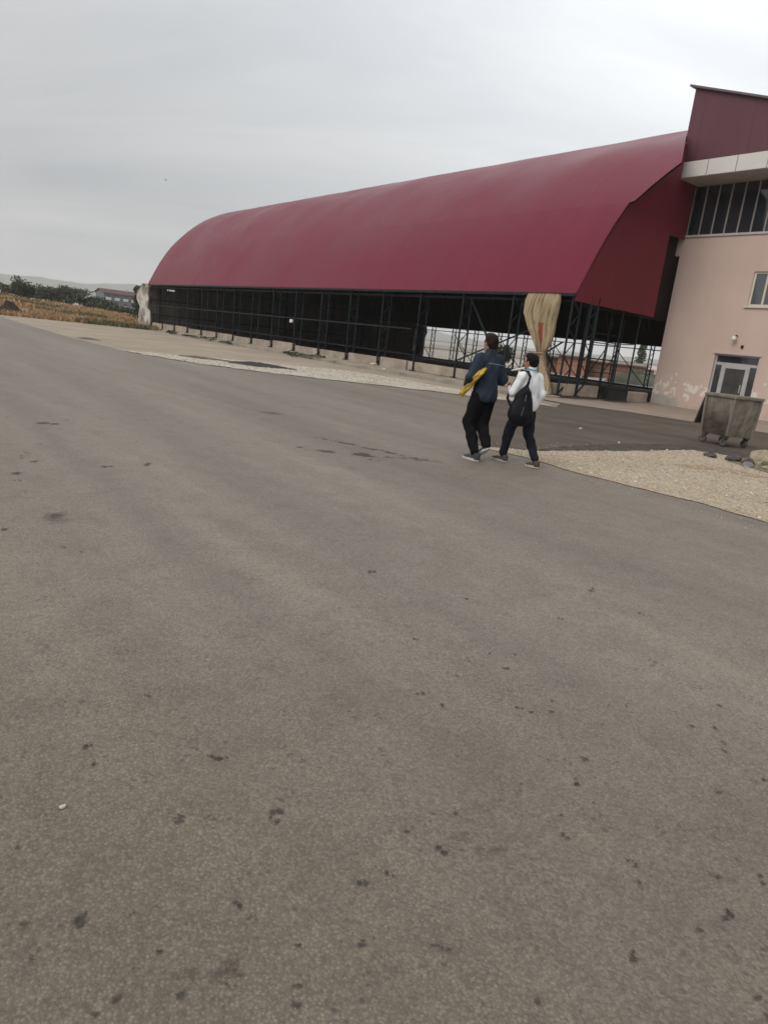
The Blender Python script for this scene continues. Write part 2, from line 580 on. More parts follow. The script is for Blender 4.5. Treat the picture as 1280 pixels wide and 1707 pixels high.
def stain(x, y, r_, soft, z=0.004, thin=1.0):
    k = 14
    i = len(sb.v)
    ang = rng.uniform(0, 6.28); el = rng.uniform(1.0, 1.25)
    sb.v.append((x, y, z)); edgev.append(0.0); thinv.append(thin)
    for ring in (0.5, 1.0):
        for j in range(k):
            a = 2 * math.pi * j / k
            q = r_ * ring * (1.0 if soft else 1.25) * rng.uniform(0.55, 1.35)
            px, py = q * el * math.cos(a), q / el * math.sin(a)
            sb.v.append((x + px * math.cos(ang) - py * math.sin(ang), y + px * math.sin(ang) + py * math.cos(ang), z))
            edgev.append(ring); thinv.append(thin)
    for j in range(k):
        j2 = (j + 1) % k
        sb.f.append((i, i + 1 + j, i + 1 + j2)); sb.mi.append(0)
        sb.f.append((i + 1 + j, i + 1 + k + j, i + 1 + k + j2, i + 1 + j2)); sb.mi.append(0)


for x, y, r_, soft in STAINS:
    if soft:
        for q in range(4):
            stain(x + rng.gauss(0, .5) * r_, y + rng.gauss(0, .35) * r_, r_ * rng.uniform(.4, .9), 1, 0.004 + .0002 * q, 0.24)
        continue
    kk = rng.choice((1, 2, 2, 3, 4))
    for q in range(kk):
        stain(x + rng.gauss(0, .55) * r_ * (kk > 1), y + rng.gauss(0, .55) * r_ * (kk > 1), r_ * (rng.uniform(.35, .72) if kk > 1 else .72), 0, 0.004 + .0002 * q, rng.uniform(.75, 1.0))
    for q in range(rng.randrange(4)):
        stain(x + rng.gauss(0, 1.8) * r_, y + rng.gauss(0, 1.8) * r_, r_ * rng.uniform(.12, .28), 0, 0.0036, rng.uniform(.4, .9))
cl = [(rng.uniform(-.8, .8), rng.random()) for _ in range(26)]
for k in range(420):
    c_ = cl[k % 26]
    y = 0.9 + 11 * c_[1] ** 1.5 + rng.gauss(0, .35) * (0.3 + c_[1] * 2)
    if y < 0.9: continue
    x = (c_[0] + rng.gauss(0, .16)) * (y + 0.3)
    if x > 1.0 and y > 6.5:
        continue
    stain(x, y, rng.uniform(0.0015, 0.004) * (1 + 0.3 * y), 0, 0.0025, rng.uniform(0.2, 0.65))
# broken skid line in the middle of the road
for k in range(26):
    f_ = k / 25
    stain(-1.0 + 1.45 * f_ + rng.uniform(-.03, .03), 9.35 - 0.85 * f_ + rng.uniform(-.04, .04), rng.uniform(.02, .06), 0, 0.0035 + 0.0001 * (k % 5), 0.75)
so = sb.build('road_stains', M['stain'])
for nm, vals in (('edge', edgev), ('thin', thinv)):
    at = so.data.attributes.new(nm, 'FLOAT', 'POINT'); at.data.foreach_set('value', vals)
tag(so, kind='structure')

# pale gravel wedge beside the road
grav_out = [(1.17, 10.22), (1.68, 10.34), (2.06, 10.42), (2.94, 11.01), (4.2, 11.91), (5.6, 13.0), (6.3, 12.75), (7.4, 12.0), (9.5, 8.5), (12, 2.0), (8.2, -4), (5.5, 3.0), (4.54, 5.6), (3.92, 7.0),
            (3.56, 7.62), (2.96, 8.25), (2.38, 8.87), (1.97, 9.56), (1.53, 10.0)]
gravel = sheet('gravel_shoulder', wobble(grav_out, 0.14, 0.03, 3), 0.008, M['gravel'])
gravel['kind'] = 'structure'


def in_poly(x, y, poly):
    c = False
    n = len(poly)
    j = n - 1
    for i in range(n):
        if (poly[i][1] > y) != (poly[j][1] > y) and x < (poly[j][0] - poly[i][0]) * (y - poly[i][1]) / (poly[j][1] - poly[i][1]) + poly[i][0]:
            c = not c
        j = i
    return c


def stones(name, poly, n, smin, smax, z, mats, bounds, keep=None):
    b = MB()
    x0, x1, y0, y1 = bounds
    k = 0
    while k < n:
        x, y = rng.uniform(x0, x1), rng.uniform(y0, y1)
        if not in_poly(x, y, poly) or (keep and not keep(x, y)):
            continue
        k += 1
        s = smin + (smax - smin) * rng.random() ** 3
        a = rng.uniform(0, 6.28)
        i = len(b.v)
        pr = [(1, 0, 0), (0.2, 0.95, 0.1), (-0.9, 0.25, 0), (-0.1, -0.9, 0.05), (0.1, 0.1, 0.75), (0, 0, -0.5)]
        for p in pr:
            q = [p[m] * s * rng.uniform(0.65, 1.2) for m in range(3)]
            b.v.append((x + q[0] * math.cos(a) - q[1] * math.sin(a), y + q[0] * math.sin(a) + q[1] * math.cos(a), z + q[2] + 0.2 * s))
        b.cur = rng.randrange(len(mats))
        for q in ((0, 1, 4), (1, 2, 4), (2, 3, 4), (3, 0, 4), (1, 0, 5), (2, 1, 5), (3, 2, 5), (0, 3, 5)):
            b.f.append(tuple(i + m for m in q)); b.mi.append(b.cur)
    return b.build(name, mats)


st_m = [simple('stone_pale', (0.50, 0.42, 0.32), 0.95, 0.1, var=0.15), simple('stone_tan', (0.42, 0.345, 0.255), 0.95, 0.1, var=0.15), simple('stone_grey', (0.37, 0.32, 0.26), 0.95, 0.1, var=0.15),
        simple('stone_white', (0.58, 0.52, 0.44), 0.95, 0.1, var=0.1)]
gs = stones('gravel_stones', grav_out, 22000, 0.005, 0.017, 0.008, st_m, (1.1, 8.0, 4.5, 13.1))
gs_b = stones('gravel_stones', grav_out, 2200, 0.010, 0.030, 0.008, [simple('stone_cream', (0.60, 0.53, 0.43), 0.95, 0.1, var=0.2), st_m[1], st_m[2]], (1.1, 8.0, 4.5, 13.1))
tag(gs_b, 'larger pale crushed stones lying on the gravel shoulder', 'gravel', kind='stuff')
tag(gs, 'loose pale gravel stones spread over the road shoulder', 'gravel', kind='stuff')
loose_poly = [(1.0, 9.6), (1.3, 10.7), (5.6, 13.6), (7, 12), (5.6, 3), (4.3, 5.0), (3.2, 7.0), (2.0, 8.9)]
gs2 = stones('scattered_stones', loose_poly, 900, 0.003, 0.012, 0.006, st_m, (1.0, 7.0, 4.0, 13.6), lambda x, y: not in_poly(x, y, grav_out))
tag(gs2, 'single pale gravel stones strayed onto the asphalt', 'gravel', kind='stuff')

# worn tan track inside the gravel
sheet('sand_patch', wobble([(4.35, 10.65), (4.9, 10.95), (5.35, 10.9), (5.75, 10.35), (5.45, 10.25), (5.0, 10.55), (4.5, 10.45)], 0.1, 0.04, 9), 0.0125,
      simple('tan_sand', (0.30, 0.225, 0.15), 0.95, 0.1, var=0.2, scale=5, bump=0.4))

# dirt apron along the hall and white gravel band
apron = [W2(75, -2.2), W2(30, -2.2), W2(4.0, -2.3), W2(-0.5, -2.3), (4.6, 20.0)] + [(2.4, 20.4), (-0.43, 20.9), (-4.6, 21.0), (-9.15, 23.4), (-15.05, 30.6), (-26.73, 46.3), (-45, 69.5), (-60, 90)]
sheet('dirt_apron', wobble(apron, 0.7, 0.08, 5), -0.012, simple('pale_dust', (0.33, 0.275, 0.215), 0.95, 0.1, var=0.16, scale=0.35, bump=0.4, bscale=14))
band = [(-9.6, 24.3), (-7.93, 25.1), (-5.81, 26.4), (-3.79, 26.9), (-1.6, 27.3), (0.3, 25.4), (2.2, 23.2), (4.0, 21.8), (4.6, 20.7), (2.4, 20.75), (1.39, 21.2), (-0.43, 21.25), (-2.4, 21.1), (-4.6, 21.3), (-6.9, 22.1), (-9.15, 23.7)]
sheet('gravel_band', wobble(band, 0.4, 0.12, 6), 0.009, M['gravel_band'])
gs3 = stones('band_stones', band, 2600, 0.012, 0.040, 0.012, [st_m[0], st_m[2], st_m[3]], (-9.6, 4.8, 20.5, 27.5))
tag(gs3, 'white crushed stone lying in a band along the hall side of the road', 'gravel', kind='stuff')

# darker forecourt asphalt between hall, building and gravel, with its broken edge
fore = [(2.4, 20.6), (4.6, 20.3), (5.22, 22.5), W2(-3.3, -0.6), W2(-5.5, 0.1), W2(-9.0, 1.0), W2(-40, 4), (40, -6), (12.5, 3.5), (9.6, 8.8), (7.5, 12.2), (6.3, 12.95), (5.6, 13.1), (4.2, 12.0), (2.94, 11.1), (2.06, 10.5), (1.25, 10.28), (1.35, 13.0), (1.75, 15.4), (1.9, 18.5)]
sheet('forecourt', wobble(fore, 0.4, 0.06, 7), 0.005, M['forecourt'])
dk = [(2.2, 10.5), (2.94, 11.0), (4.2, 11.9), (5.6, 13.02), (6.3, 12.8), (7.5, 12.05), (8.2, 11.4), (8.5, 11.9), (7.6, 12.9), (6.4, 13.6), (5.5, 13.65), (4.1, 12.6), (3.1, 11.7)]
sheet('asphalt_edge', wobble(dk, 0.12, 0.05, 8), 0.014, M['dark_edge'])
pavep = [(5.22, 22.55), W2(-3.3, -0.75), W2(-5.5, 0.0), W2(-9.0, 0.9), W2(-30, 3.5), W2(-30, 6.3), W2(0.5, 6.3), W2(0.5, -1.5)]
sheet('pavement', wobble(pavep, 0.4, 0.04, 10), 0.0095, M['pave'])
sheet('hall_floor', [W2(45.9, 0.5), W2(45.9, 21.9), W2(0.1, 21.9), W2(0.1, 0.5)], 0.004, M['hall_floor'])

# ------------------------------------------------------------------ the hall
ROOF_PR = [(0, 3.57), (1, 5.5), (2.1, 7.1), (4.1, 9.05), (6, 10.2), (8, 10.92), (11, 11.3), (14, 10.92), (16, 10.2), (17.9, 9.05), (19.9, 7.1), (21, 5.2), (22, 2.85)]
_pv = [p[0] for p in ROOF_PR]; _pz = [p[1] for p in ROOF_PR]


def _cr_interp(x):
    """smooth (monotone-ish cubic) interpolation of the roof profile"""
    n = len(_pv)
    i = max(0, min(n - 2, int(np.searchsorted(_pv, x)) - 1))
    h = _pv[i + 1] - _pv[i]
    def m(k):
        a = max(0, k - 1); b = min(n - 1, k + 1)
        return (_pz[b] - _pz[a]) / (_pv[b] - _pv[a])
    t_ = (x - _pv[i]) / h
    t2, t3 = t_ * t_, t_ * t_ * t_
    return (2 * t3 - 3 * t2 + 1) * _pz[i] + (t3 - 2 * t2 + t_) * h * m(i) + (-2 * t3 + 3 * t2) * _pz[i + 1] + (t3 - t2) * h * m(i + 1)


def roof_z(v):
    return _cr_interp(v)


def mat_sheet(name, col, rough=0.5, spec=0.5, corr=9.0, axis='X', wear=0.15):
    t = NT(name, rough, spec)
    v = t.coords()
    a = t.noise(v, 0.25, 4)
    st = t.noise(t.coords((1.2, 0.08, 0.08)), 1.5, 5, 0.6)
    c = t.ramp(a, [(0.3, tuple(k * (1 - wear) for k in col)), (0.7, tuple(k * (1 + wear) for k in col))])
    c = t.mix(1.0, c, t.ramp(st, [(0.3, (0.94, 0.93, 0.93)), (0.7, (1.04, 1.04, 1.04))]), 'MULTIPLY')
    # rows of dust and faded paint blotches
    c = t.mix(t.ramp(t.noise(v, 1.7, 6, 0.7), [(0.66, 0.0), (0.84, 0.10)]), c, tuple(min(1, k * 1.3 + 0.03) for k in col))
    # seams between the sheets
    seam = t.ramp(t.wave(v, 0.16, axis), [(0.0, 1.0), (0.012, 0.0)])
    c = t.mix(t.math('MULTIPLY', seam, 0.22), c, tuple(k * 0.4 for k in col))
    t.color(c)
    w = t.wave(v, corr / 6.2832 * 3.1416, axis)
    t.bump(t.math('ADD', w, t.math('MULTIPLY', t.noise(v, 0.9, 3), 0.35)), 0.12, 0.03)
    t.rough(t.ramp(a, [(0.3, rough - 0.06), (0.7, rough + 0.1)]))
    return t.mat


M['roof'] = mat_sheet('burgundy_sheet', (0.155, 0.015, 0.034), 0.36, 0.16, 12, 'X', 0.05)
M['gable'] = mat_sheet('burgundy_gable_sheet', (0.145, 0.016, 0.026), 0.5, 0.25, 12, 'Y')
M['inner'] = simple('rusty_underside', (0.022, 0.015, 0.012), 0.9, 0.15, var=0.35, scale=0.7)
M['steel'] = simple('dark_green_steel', (0.012, 0.019, 0.022), 0.6, 0.25, var=0.35, scale=3)
M['cladding'] = simple('brown_cladding', (0.17, 0.12, 0.088), 0.8, 0.2, var=0.3, scale=0.5)
M['endclad'] = simple('grey_end_cladding', (0.15, 0.13, 0.108), 0.8, 0.2, var=0.3, scale=0.6)
M['white_metal'] = simple('white_enamel', (0.75, 0.75, 0.73), 0.5, 0.4, var=0.05)
M['black'] = simple('black_metal', (0.015, 0.015, 0.016), 0.6, 0.3, var=0.3)

hall = empty('market_hall', HALL_O, HALL_RZ)
tag(hall, 'long open-sided hall with burgundy barrel-vaulted metal roof on dark lattice columns', 'hall')
LEN = 46.0


def near_edge(v):
    if v <= 1.9: return 0.0 - 0.08 * v / 1.9
    if v <= 3.3: return -0.25 - 0.6 * (v - 1.9) / 1.4
    if v <= 5.3: return -0.85 + 1.37 * (v - 3.3) / 2.0
    return 0.54


b = MB()
vv = sorted(set([0, 0.3, 0.6, 1, 1.4, 1.88, 1.92, 2.4, 2.9, 3.3, 3.8, 4.3, 4.8, 5.3, 5.7, 6.2, 7, 8, 9, 10, 11, 12.5, 14, 15, 16, 17, 17.9, 18.9, 19.9, 20.5, 21, 21.5, 22]))
us = list(np.linspace(0, 1, 60))
rows = []
for v in vv:
    ne = near_edge(v)
    row = []
    for f_ in us:
        u = ne + (LEN - ne) * f_
        dz = 0.013 * math.sin(u * 1.3 + v * 0.6) * math.sin(u * 0.41) + 0.01 * math.sin(u * 4.1 + v)
        if v == 0: dz *= 0.4
        row.append((-u, v, roof_z(v) + dz))
    rows.append(row)
b.grid(rows)
roof = b.build('roof', M['roof'], hall, smooth=True)
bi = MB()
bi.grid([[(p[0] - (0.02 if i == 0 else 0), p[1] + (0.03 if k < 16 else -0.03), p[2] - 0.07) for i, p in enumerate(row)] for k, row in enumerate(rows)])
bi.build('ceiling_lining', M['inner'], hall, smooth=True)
# eave gutter flashing
b = MB()
b.bar((0.0, 0.0, 3.54), (-LEN, 0.0, 3.54), 0.06, 0.10)
b.build('eave_trim', M['steel'], hall)
# gable cladding
b = MB()
gv = [0.05 + (4.72 - 0.05) * k / 24 for k in range(25)]
low = [(-0.03, v, 3.34 - 0.05 * v / 4.7 + 0.006 * math.sin(v * 5)) for v in gv]
top = [(-0.03, v, roof_z(v) - 0.06) for v in gv]
b.grid([low, top])
b.build('gable_panel', M['gable'], hall, solid=0.05)
b = MB()
gv2 = [4.74 + (6.15 - 4.74) * k / 6 for k in range(7)]
b.grid([[(-0.3, v, 6.35) for v in gv2], [(-0.3, v, min(roof_z(v) - 0.1, 8.29)) for v in gv2]])
b.build('gable_return', M['gable'], hall, solid=0.05)
# dark upper wall behind the gable (bracing level, sheeted)
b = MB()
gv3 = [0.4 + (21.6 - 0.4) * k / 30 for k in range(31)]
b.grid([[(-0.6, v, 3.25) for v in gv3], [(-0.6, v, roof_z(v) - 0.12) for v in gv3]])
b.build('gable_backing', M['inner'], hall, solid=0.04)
# end wall with two missing strips by the eave
b = MB()
segs = [(0.15, 0.45), (0.45, 1.1), (1.1, 1.65), (1.65, 2.3), (2.3, 21.9)]
for k, (a, c) in enumerate(segs):
    sub = [a + (c - a) * q / max(1, int((c - a) / 0.8) + 1) for q in range(int((c - a) / 0.8) + 2)]
    if k in (1, 3):
        lo_, hi_ = (3.34, 3.46) if k == 1 else (3.26, 3.38)
        b.grid([[(-45.8, v, 0.0) for v in sub], [(-45.8, v, lo_) for v in sub]])
        b.grid([[(-45.8, v, hi_) for v in sub], [(-45.8, v, roof_z(v) - 0.05) for v in sub]])
    else:
        b.grid([[(-45.8, v, 0.0) for v in sub], [(-45.8, v, roof_z(v) - 0.05) for v in sub]])
b.build('end_wall', M['endclad'], hall)
b = MB()
for k in range(12):
    v = 1.0 + k * 1.75
    b.bar((-45.68, v, 0), (-45.68, v, roof_z(v) - 0.2), 0.1, 0.12)
for z in (1.15, 2.4, 3.7):
    b.bar((-45.7, 0.2, z), (-45.7, 21.8, z), 0.08, 0.1)
b.build('end_framing', M['steel'], hall)
# far side cladding, closed part
b = MB()
b.grid([[(-u, 21.85, 0.1) for u in np.linspace(35.6, 45.8, 16)], [(-u, 21.85, 3.0) for u in np.linspace(35.6, 45.8, 16)]])
b.build('side_cladding', M['cladding'], hall, solid=0.05)


def lattice(v0, v1, z0, z1, w=0.055, n=7, foot=True):
    b = MB()
    b.box(-w / 2, w / 2, v0 - w / 2, v0 + w / 2, z0, z1)
    b.box(-w / 2, w / 2, v1 - w / 2, v1 + w / 2, z0 + (0.42 if foot else 0), z1)
    zs = np.linspace(z0 + (0.45 if foot else 0.1), z1 - 0.1, n)
    for k in range(n - 1):
        a, c = (v0, v1) if k % 2 == 0 else (v1, v0)
        b.bar((0, a, zs[k]), (0, c, zs[k + 1]), 0.028)
    if foot:
        b.bar((0, v0, z0 + 0.04), (0, v1, z0 + 0.45), 0.05)
        b.box(-0.11, 0.11, v0 - 0.11, v0 + 0.11, z0 - 0.02, z0 + 0.02)
    return b


us_near = [0.12 + 2.8 * k for k in range(17)]
proto = lattice(0.06, 0.52, 0.12, 3.5).build('column', M['steel'], hall)
proto.location = (-us_near[0], 0, 0)
for u in us_near[1:]:
    c = dup(proto, loc=(-u, 0, 0), parent=hall)
# heavier second shaft at the corner
lattice(0.95, 1.35, 0.12, 3.6, 0.09, 9).build('column', M['steel'], hall).location = (-0.05, 0, 0)
proto = lattice(21.55, 21.95, 0.0, 2.8, 0.06, 9, False).build('column', M['steel'], hall)
proto.location = (-5.4, 0, 0)
for k in range(1, 15):
    dup(proto, loc=(-(5.4 + 2.8 * k), 0, 0), parent=hall)
# gable-line lattice posts
for v in (2.95, 4.05):
    bb = MB()
    bb.box(-.022, .022, v - .025, v + .025, 0.06, 3.5)
    bb.build('gable_post', M['steel'], hall).location = (-0.1, 0, 0)

# rails
for (v, z, h_) in ((0.08, 1.92, 0.06), (0.55, 0.78, 0.05), (0.3, 3.36, 0.09)):
    b = MB()
    b.bar((-0.1 if z > 3 else -9.0, v, z), (-45.2, v, z), 0.05, h_)
    b.build('rail', M['steel'], hall)
for z in (2.52, 0.95, 1.6):
    b = MB(); b.bar((-0.3, 21.7, z), (-35.4, 21.7, z), 0.05, 0.06 if z > 2 else 0.025)
    b.build('rail', M['steel'], hall)
# cable sagging across the gable opening
b = MB()
b.tube([(-0.2, 1.0 + 3.2 * k / 10, 2.30 - 0.10 * (k / 10) - 0.12 * math.sin(math.pi * k / 10)) for k in range(11)], 0.02, 6)
b.build('cable', M['black'], hall)
# diagonal braces in the open bays
for (a, c, w) in (((-5.57, 0.35, 3.3), (-3.2, 0.35, 0.5), 0.06), ((-2.8, 0.4, 3.3), (-0.6, 0.4, 0.8), 0.06), ((-2.2, 0.45, 2.3), (-6.6, 0.45, 0.62), 0.05), ((-0.6, 0.45, 1.95), (-3.0, 0.45, 0.5), 0.05)):
    b = MB(); b.bar(a, c, w); b.build('brace', M['steel'], hall)
for k, u in enumerate((11.0, 16.6, 22.2, 27.8, 33.4)):
    b = MB(); b.bar((-u, 21.7, 0.1), (-u - 2.8, 21.7, 2.4), 0.045); b.build('brace', M['steel'], hall)
# arched trusses under the roof
def arch():
    b = MB()
    vs_ = np.linspace(0.4, 21.6, 23)
    for off in (0.18, 0.72):
        pts = []
        for v in vs_:
            e = 0.01
            s = (roof_z(min(22, v + e)) - roof_z(max(0, v - e))) / (2 * e)
            n_ = Vector((0, s, -1)).normalized()
            pts.append((0, v + n_.y * off, roof_z(v) + n_.z * off))
        b.tube(pts, 0.04, 5)
    return b
proto = arch().build('arch_truss', M['steel'], hall)
proto.location = (-2.9, 0, 0)
for k in range(2, 16):
    dup(proto, loc=(-(0.12 + 2.8 * k), 0, 0), parent=hall)
# plinth: continuous near the corner, blocks between the posts further along
b = MB()
b.box(-9.0, -0.32, 0.12, 0.32, 0.1, 0.50)
b.box(-0.3, -0.06, 0.3, 2.25, 0.1, 0.52)
b.build('plinth_wall', M['concrete'], hall, bevel=0.015)
for k in range(3, 16):
    u0, u1 = us_near[k] + 0.16, us_near[k + 1] - 0.16
    if k == 3: u0 = 9.1
    b = MB(); hgt = rng.uniform(0.42, 0.52)
    b.box(-u1, -u0, 0.10 + rng.uniform(-.02, .02), 0.30, 0.06, hgt)
    b.build('plinth_block', M['concrete'], hall, bevel=0.02)
b = MB()
b.box(-46.5, -0.0, -1.9, 0.1, -0.05, 0.09)
b.build('base_slab', M['concrete'], hall, bevel=0.02)
b = MB()
b.box(-0.3, 0.0, 3.9, 5.4, -0.02, 0.42)
b.build('plinth_wall', M['concrete'], hall, bevel=0.06)
b = MB()
b.box(-46.0, 0.0, 21.4, 22.0, -0.05, 0.12)
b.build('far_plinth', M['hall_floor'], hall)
# kerb in front of the slab
b = MB()
u = 0.4
while u < 46:
    L_ = rng.uniform(0.9, 1.1)
    o1, o2 = rng.uniform(-.03, .03), rng.uniform(-.015, .02)
    b.box(-(u + L_ - 0.012), -u, -2.12 + o1, -1.92, -0.05, 0.115 + o2)
    u += L_
kerb = b.build('kerb', M['kerb'], bevel=0.012)
kerb.location = HALL_O; kerb.rotation_euler = (0, 0, HALL_RZ)
tag(kerb, kind='structure')

# floodlight on a hall post
fl = empty('floodlight', W(19.75, -0.05, 1.74), HALL_RZ)
tag(fl, 'small white floodlight fixed to the middle rail of the open hall side', 'lamp')
b = MB(); b.box(-.12, .12, -.16, -.04, -.09, .09); b.build('lamp_housing', M['white_metal'], fl, bevel=0.02)
b = MB(); b.box(-.02, .02, -.04, .09, -.02, .02); b.build('bracket', M['steel'], fl)

# ------------------------------------------------------------------ the entrance building
bld = empty('entrance_building', HALL_O, HALL_RZ)
tag(bld, 'pink rendered entrance building with strip of dark clerestory glass under a white parapet', 'building')


def mat_pink():
    t = NT('pink_render', 0.9, 0.15)
    v = t.coords()
    s = t.sep(v)
    a = t.noise(v, 0.5, 5, 0.6)
    c = t.ramp(a, [(0.3, (0.54, 0.415, 0.36)), (0.7, (0.595, 0.465, 0.405))])
    c = t.mix(1.0, c, t.ramp(t.noise(t.coords((1.5, 1.5, 0.12)), 1.2, 5, 0.6), [(0.3, (0.96, 0.955, 0.95)), (0.6, (1.0, 1.0, 1.0))]), 'MULTIPLY')
    # rising-damp zone: peeled paint showing white plaster
    zb = t.math('MULTIPLY', t.ramp(s[2], [(0.20, 0.0), (0.45, 1.0)]), t.ramp(s[2], [(0.80, 1.0), (1.0, 0.0)]))
    zs = t.n.new('ShaderNodeMapRange'); t.l.new(s[2], zs.inputs[0])
    zs.inputs[1].default_value = 0.25; zs.inputs[2].default_value = 0.75
    zt = t.n.new('ShaderNodeMapRange'); t.l.new(s[2], zt.inputs[0])
    zt.inputs[1].default_value = 1.35; zt.inputs[2].default_value = 0.75
    zone = t.math('MULTIPLY', zs.outputs[0], zt.outputs[0])
    spots = t.noise(v, 4.6, 4, 0.55, 0.3)
    m = t.math('MULTIPLY', t.ramp(t.math('ADD', t.math('MULTIPLY', zone, 0.19), spots), [(0.665, 0.0), (0.69, 1.0)]), t.ramp(zone, [(0.02, 0.0), (0.1, 1.0)]))
    c = t.mix(m, c, (0.70, 0.64, 0.58))
    # grey cement repair low at the hall corner
    cx = t.n.new('ShaderNodeMapRange'); t.l.new(t.math('ADD', s[2], t.math('MULTIPLY', t.noise(v, 2.2, 3), 0.5)), cx.inputs[0])
    cx.inputs[1].default_value = 0.62; cx.inputs[2].default_value = 0.56
    px = t.n.new('ShaderNodeMapRange'); t.l.new(s[0], px.inputs[0])
    px.inputs[1].default_value = 0.9; px.inputs[2].default_value = 0.7
    c = t.mix(t.math('MULTIPLY', cx.outputs[0], px.outputs[0]), c, (0.42, 0.39, 0.35))
    gz = t.n.new('ShaderNodeMapRange'); t.l.new(s[2], gz.inputs[0])
    gz.inputs[1].default_value = 0.35; gz.inputs[2].default_value = 0.0
    c = t.mix(t.math('MULTIPLY', gz.outputs[0], t.ramp(t.noise(v, 3, 4), [(0.45, 0.0), (0.7, 0.8)])), c, (0.30, 0.25, 0.20))
    t.color(c)
    t.bump(t.noise(v, 45, 4, 0.7), 0.25, 0.008)
    return t.mat


M['pink'] = mat_pink()
M['parapet'] = simple('white_panel', (0.62, 0.60, 0.57), 0.55, 0.35, var=0.07, scale=0.8)
M['soffit'] = simple('grey_soffit', (0.48, 0.45, 0.42), 0.8, 0.2, var=0.1)
M['frame_pale'] = simple('cream_pvc', (0.62, 0.57, 0.48), 0.5, 0.4, var=0.06)
M['alu'] = simple('grey_aluminium', (0.42, 0.41, 0.40), 0.45, 0.5, var=0.08)
M['mullion'] = simple('pale_mullion', (0.34, 0.32, 0.30), 0.5, 0.4, var=0.1)
t = NT('dark_glass', 0.06, 0.9)
t.color(t.ramp(t.noise(t.coords(), 0.6, 3), [(0.3, (0.018, 0.021, 0.027)), (0.7, (0.028, 0.032, 0.040))]))
M['glass'] = t.mat
t = NT('window_glass', 0.08, 0.9)
t.color((0.085, 0.095, 0.10))
M['pane'] = t.mat
t = NT('door_glass', 0.12, 0.5)
t.color(t.ramp(t.noise(t.coords(), 2.5, 3), [(0.3, (0.045, 0.045, 0.043)), (0.7, (0.085, 0.085, 0.080))]))
M['door_glass'] = t.mat
M['plum'] = mat_sheet('plum_upper_sheet', (0.115, 0.040, 0.056), 0.45, 0.4, 10)

FV = 6.21      # front plane of the facade
X1 = 20.0      # far (unseen) end of the building to the right
# front wall built round its door and window openings
DX0, DX1, DZ = 1.94, 3.62, 2.20
WX0, WX1, WZ0, WZ1 = 2.72, 4.22, 3.95, 5.15
b = MB()


def wall_piece(x0, x1, z0, z1, th=0.28):
    b.box(x0, x1, FV, FV + th, z0, z1)


xs = [-0.38, DX0, WX0, DX1, WX1, X1]
b.cur = 0
wall_piece(-0.38, DX0, -0.05, DZ)
wall_piece(DX1, X1, -0.05, DZ)
wall_piece(-0.38, X1, DZ, WZ0)
wall_piece(-0.38, WX0, WZ0, WZ1)
wall_piece(WX1, X1, WZ0, WZ1)
wall_piece(-0.38, X1, WZ1, 5.75)
wall_piece(-0.80, X1, 5.75, 6.42)
b.box(-0.38, -0.10, FV + 0.28, FV + 14, -0.05, 5.75)     # side wall towards the hall
b.box(-0.80, -0.52, FV + 0.28, FV + 14, 5.75, 6.42)
b.build('wall', M['pink'], bld)
b = MB(); b.box(-0.84, X1, FV - 0.05, FV + 0.3, 6.423, 6.50); b.build('sill_band', M['soffit'], bld)
# clerestory glazing
b = MB(); b.box(-0.9, X1, FV + 0.17, FV + 0.2, 6.503, 8.28); gl = b.build('clerestory_glass', M['glass'], bld)
x = -0.36
while x < 9:
    b = MB(); b.box(x - 0.022, x + 0.022, FV + 0.13, FV + 0.167, 6.503, 8.28)
    b.build('mullion', M['mullion'], gl)
    x += 0.5
# dark corner post where glazing meets the hall
b = MB(); b.box(-0.98, -0.905, FV + 0.1, FV + 0.4, 6.503, 8.28); b.build('corner_post', M['black'], bld)
# parapet and soffit
PVF = 5.0
b = MB()
x = -0.30
k = 0
while x < 12:
    L_ = 1.08
    b.box(x + 0.012, x + L_ - 0.012, PVF, PVF + 0.05, 8.305, 8.84)
    x += L_
par = b.build('parapet', M['parapet'], bld, bevel=0.008)
b = MB(); b.box(-0.28, 12, PVF + 0.055, FV + 1.0, 8.29, 8.36); b.build('soffit', M['soffit'], bld)
b = MB(); b.box(-0.285, 12, PVF + 0.053, PVF + 0.25, 8.362, 8.82); b.build('parapet_backing', M['black'], bld)
b = MB(); b.box(-0.30, -0.284, PVF + 0.053, FV + 0.9, 8.3, 8.83); b.build('parapet_end', M['inner'], bld)
# burgundy upper wall with a falling roof edge
b = MB()
UVF = 5.30
tz = lambda x_: 11.46 - 0.31 * (x_ + 0.56)
x0_, x1_ = -0.50, 9.0
b.hexa([(x0_, UVF, 8.5), (x1_, UVF, 8.5), (x1_, UVF + 0.1, 8.5), (x0_, UVF + 0.1, 8.5), (x0_, UVF, tz(x0_)), (x1_, UVF, tz(x1_)), (x1_, UVF + 0.1, tz(x1_)), (x0_, UVF + 0.1, tz(x0_))])
b.hexa([(x0_, UVF + .1, 8.5), (x0_ + .1, UVF + .1, 8.5), (x0_ + .1, UVF + 12, 8.5), (x0_, UVF + 12, 8.5), (x0_, UVF + .1, tz(x0_)), (x0_ + .1, UVF + .1, tz(x0_ + .1)), (x0_ + .1, UVF + 12, tz(x0_ + .1)), (x0_, UVF + 12, tz(x0_))])
b.build('upper_wall', M['plum'], bld)
b = MB()
x0_ = -0.68
b.hexa([(x0_, UVF - 0.14, tz(x0_) + .003), (x1_, UVF - 0.14, tz(x1_) + .003), (x1_, UVF + 12.2, tz(x1_) + .003), (x0_, UVF + 12.2, tz(x0_) + .003),
        (x0_, UVF - 0.14, tz(x0_) + .075), (x1_, UVF - 0.14, tz(x1_) + .075), (x1_, UVF + 12.2, tz(x1_) + .075), (x0_, UVF + 12.2, tz(x0_) + .075)])
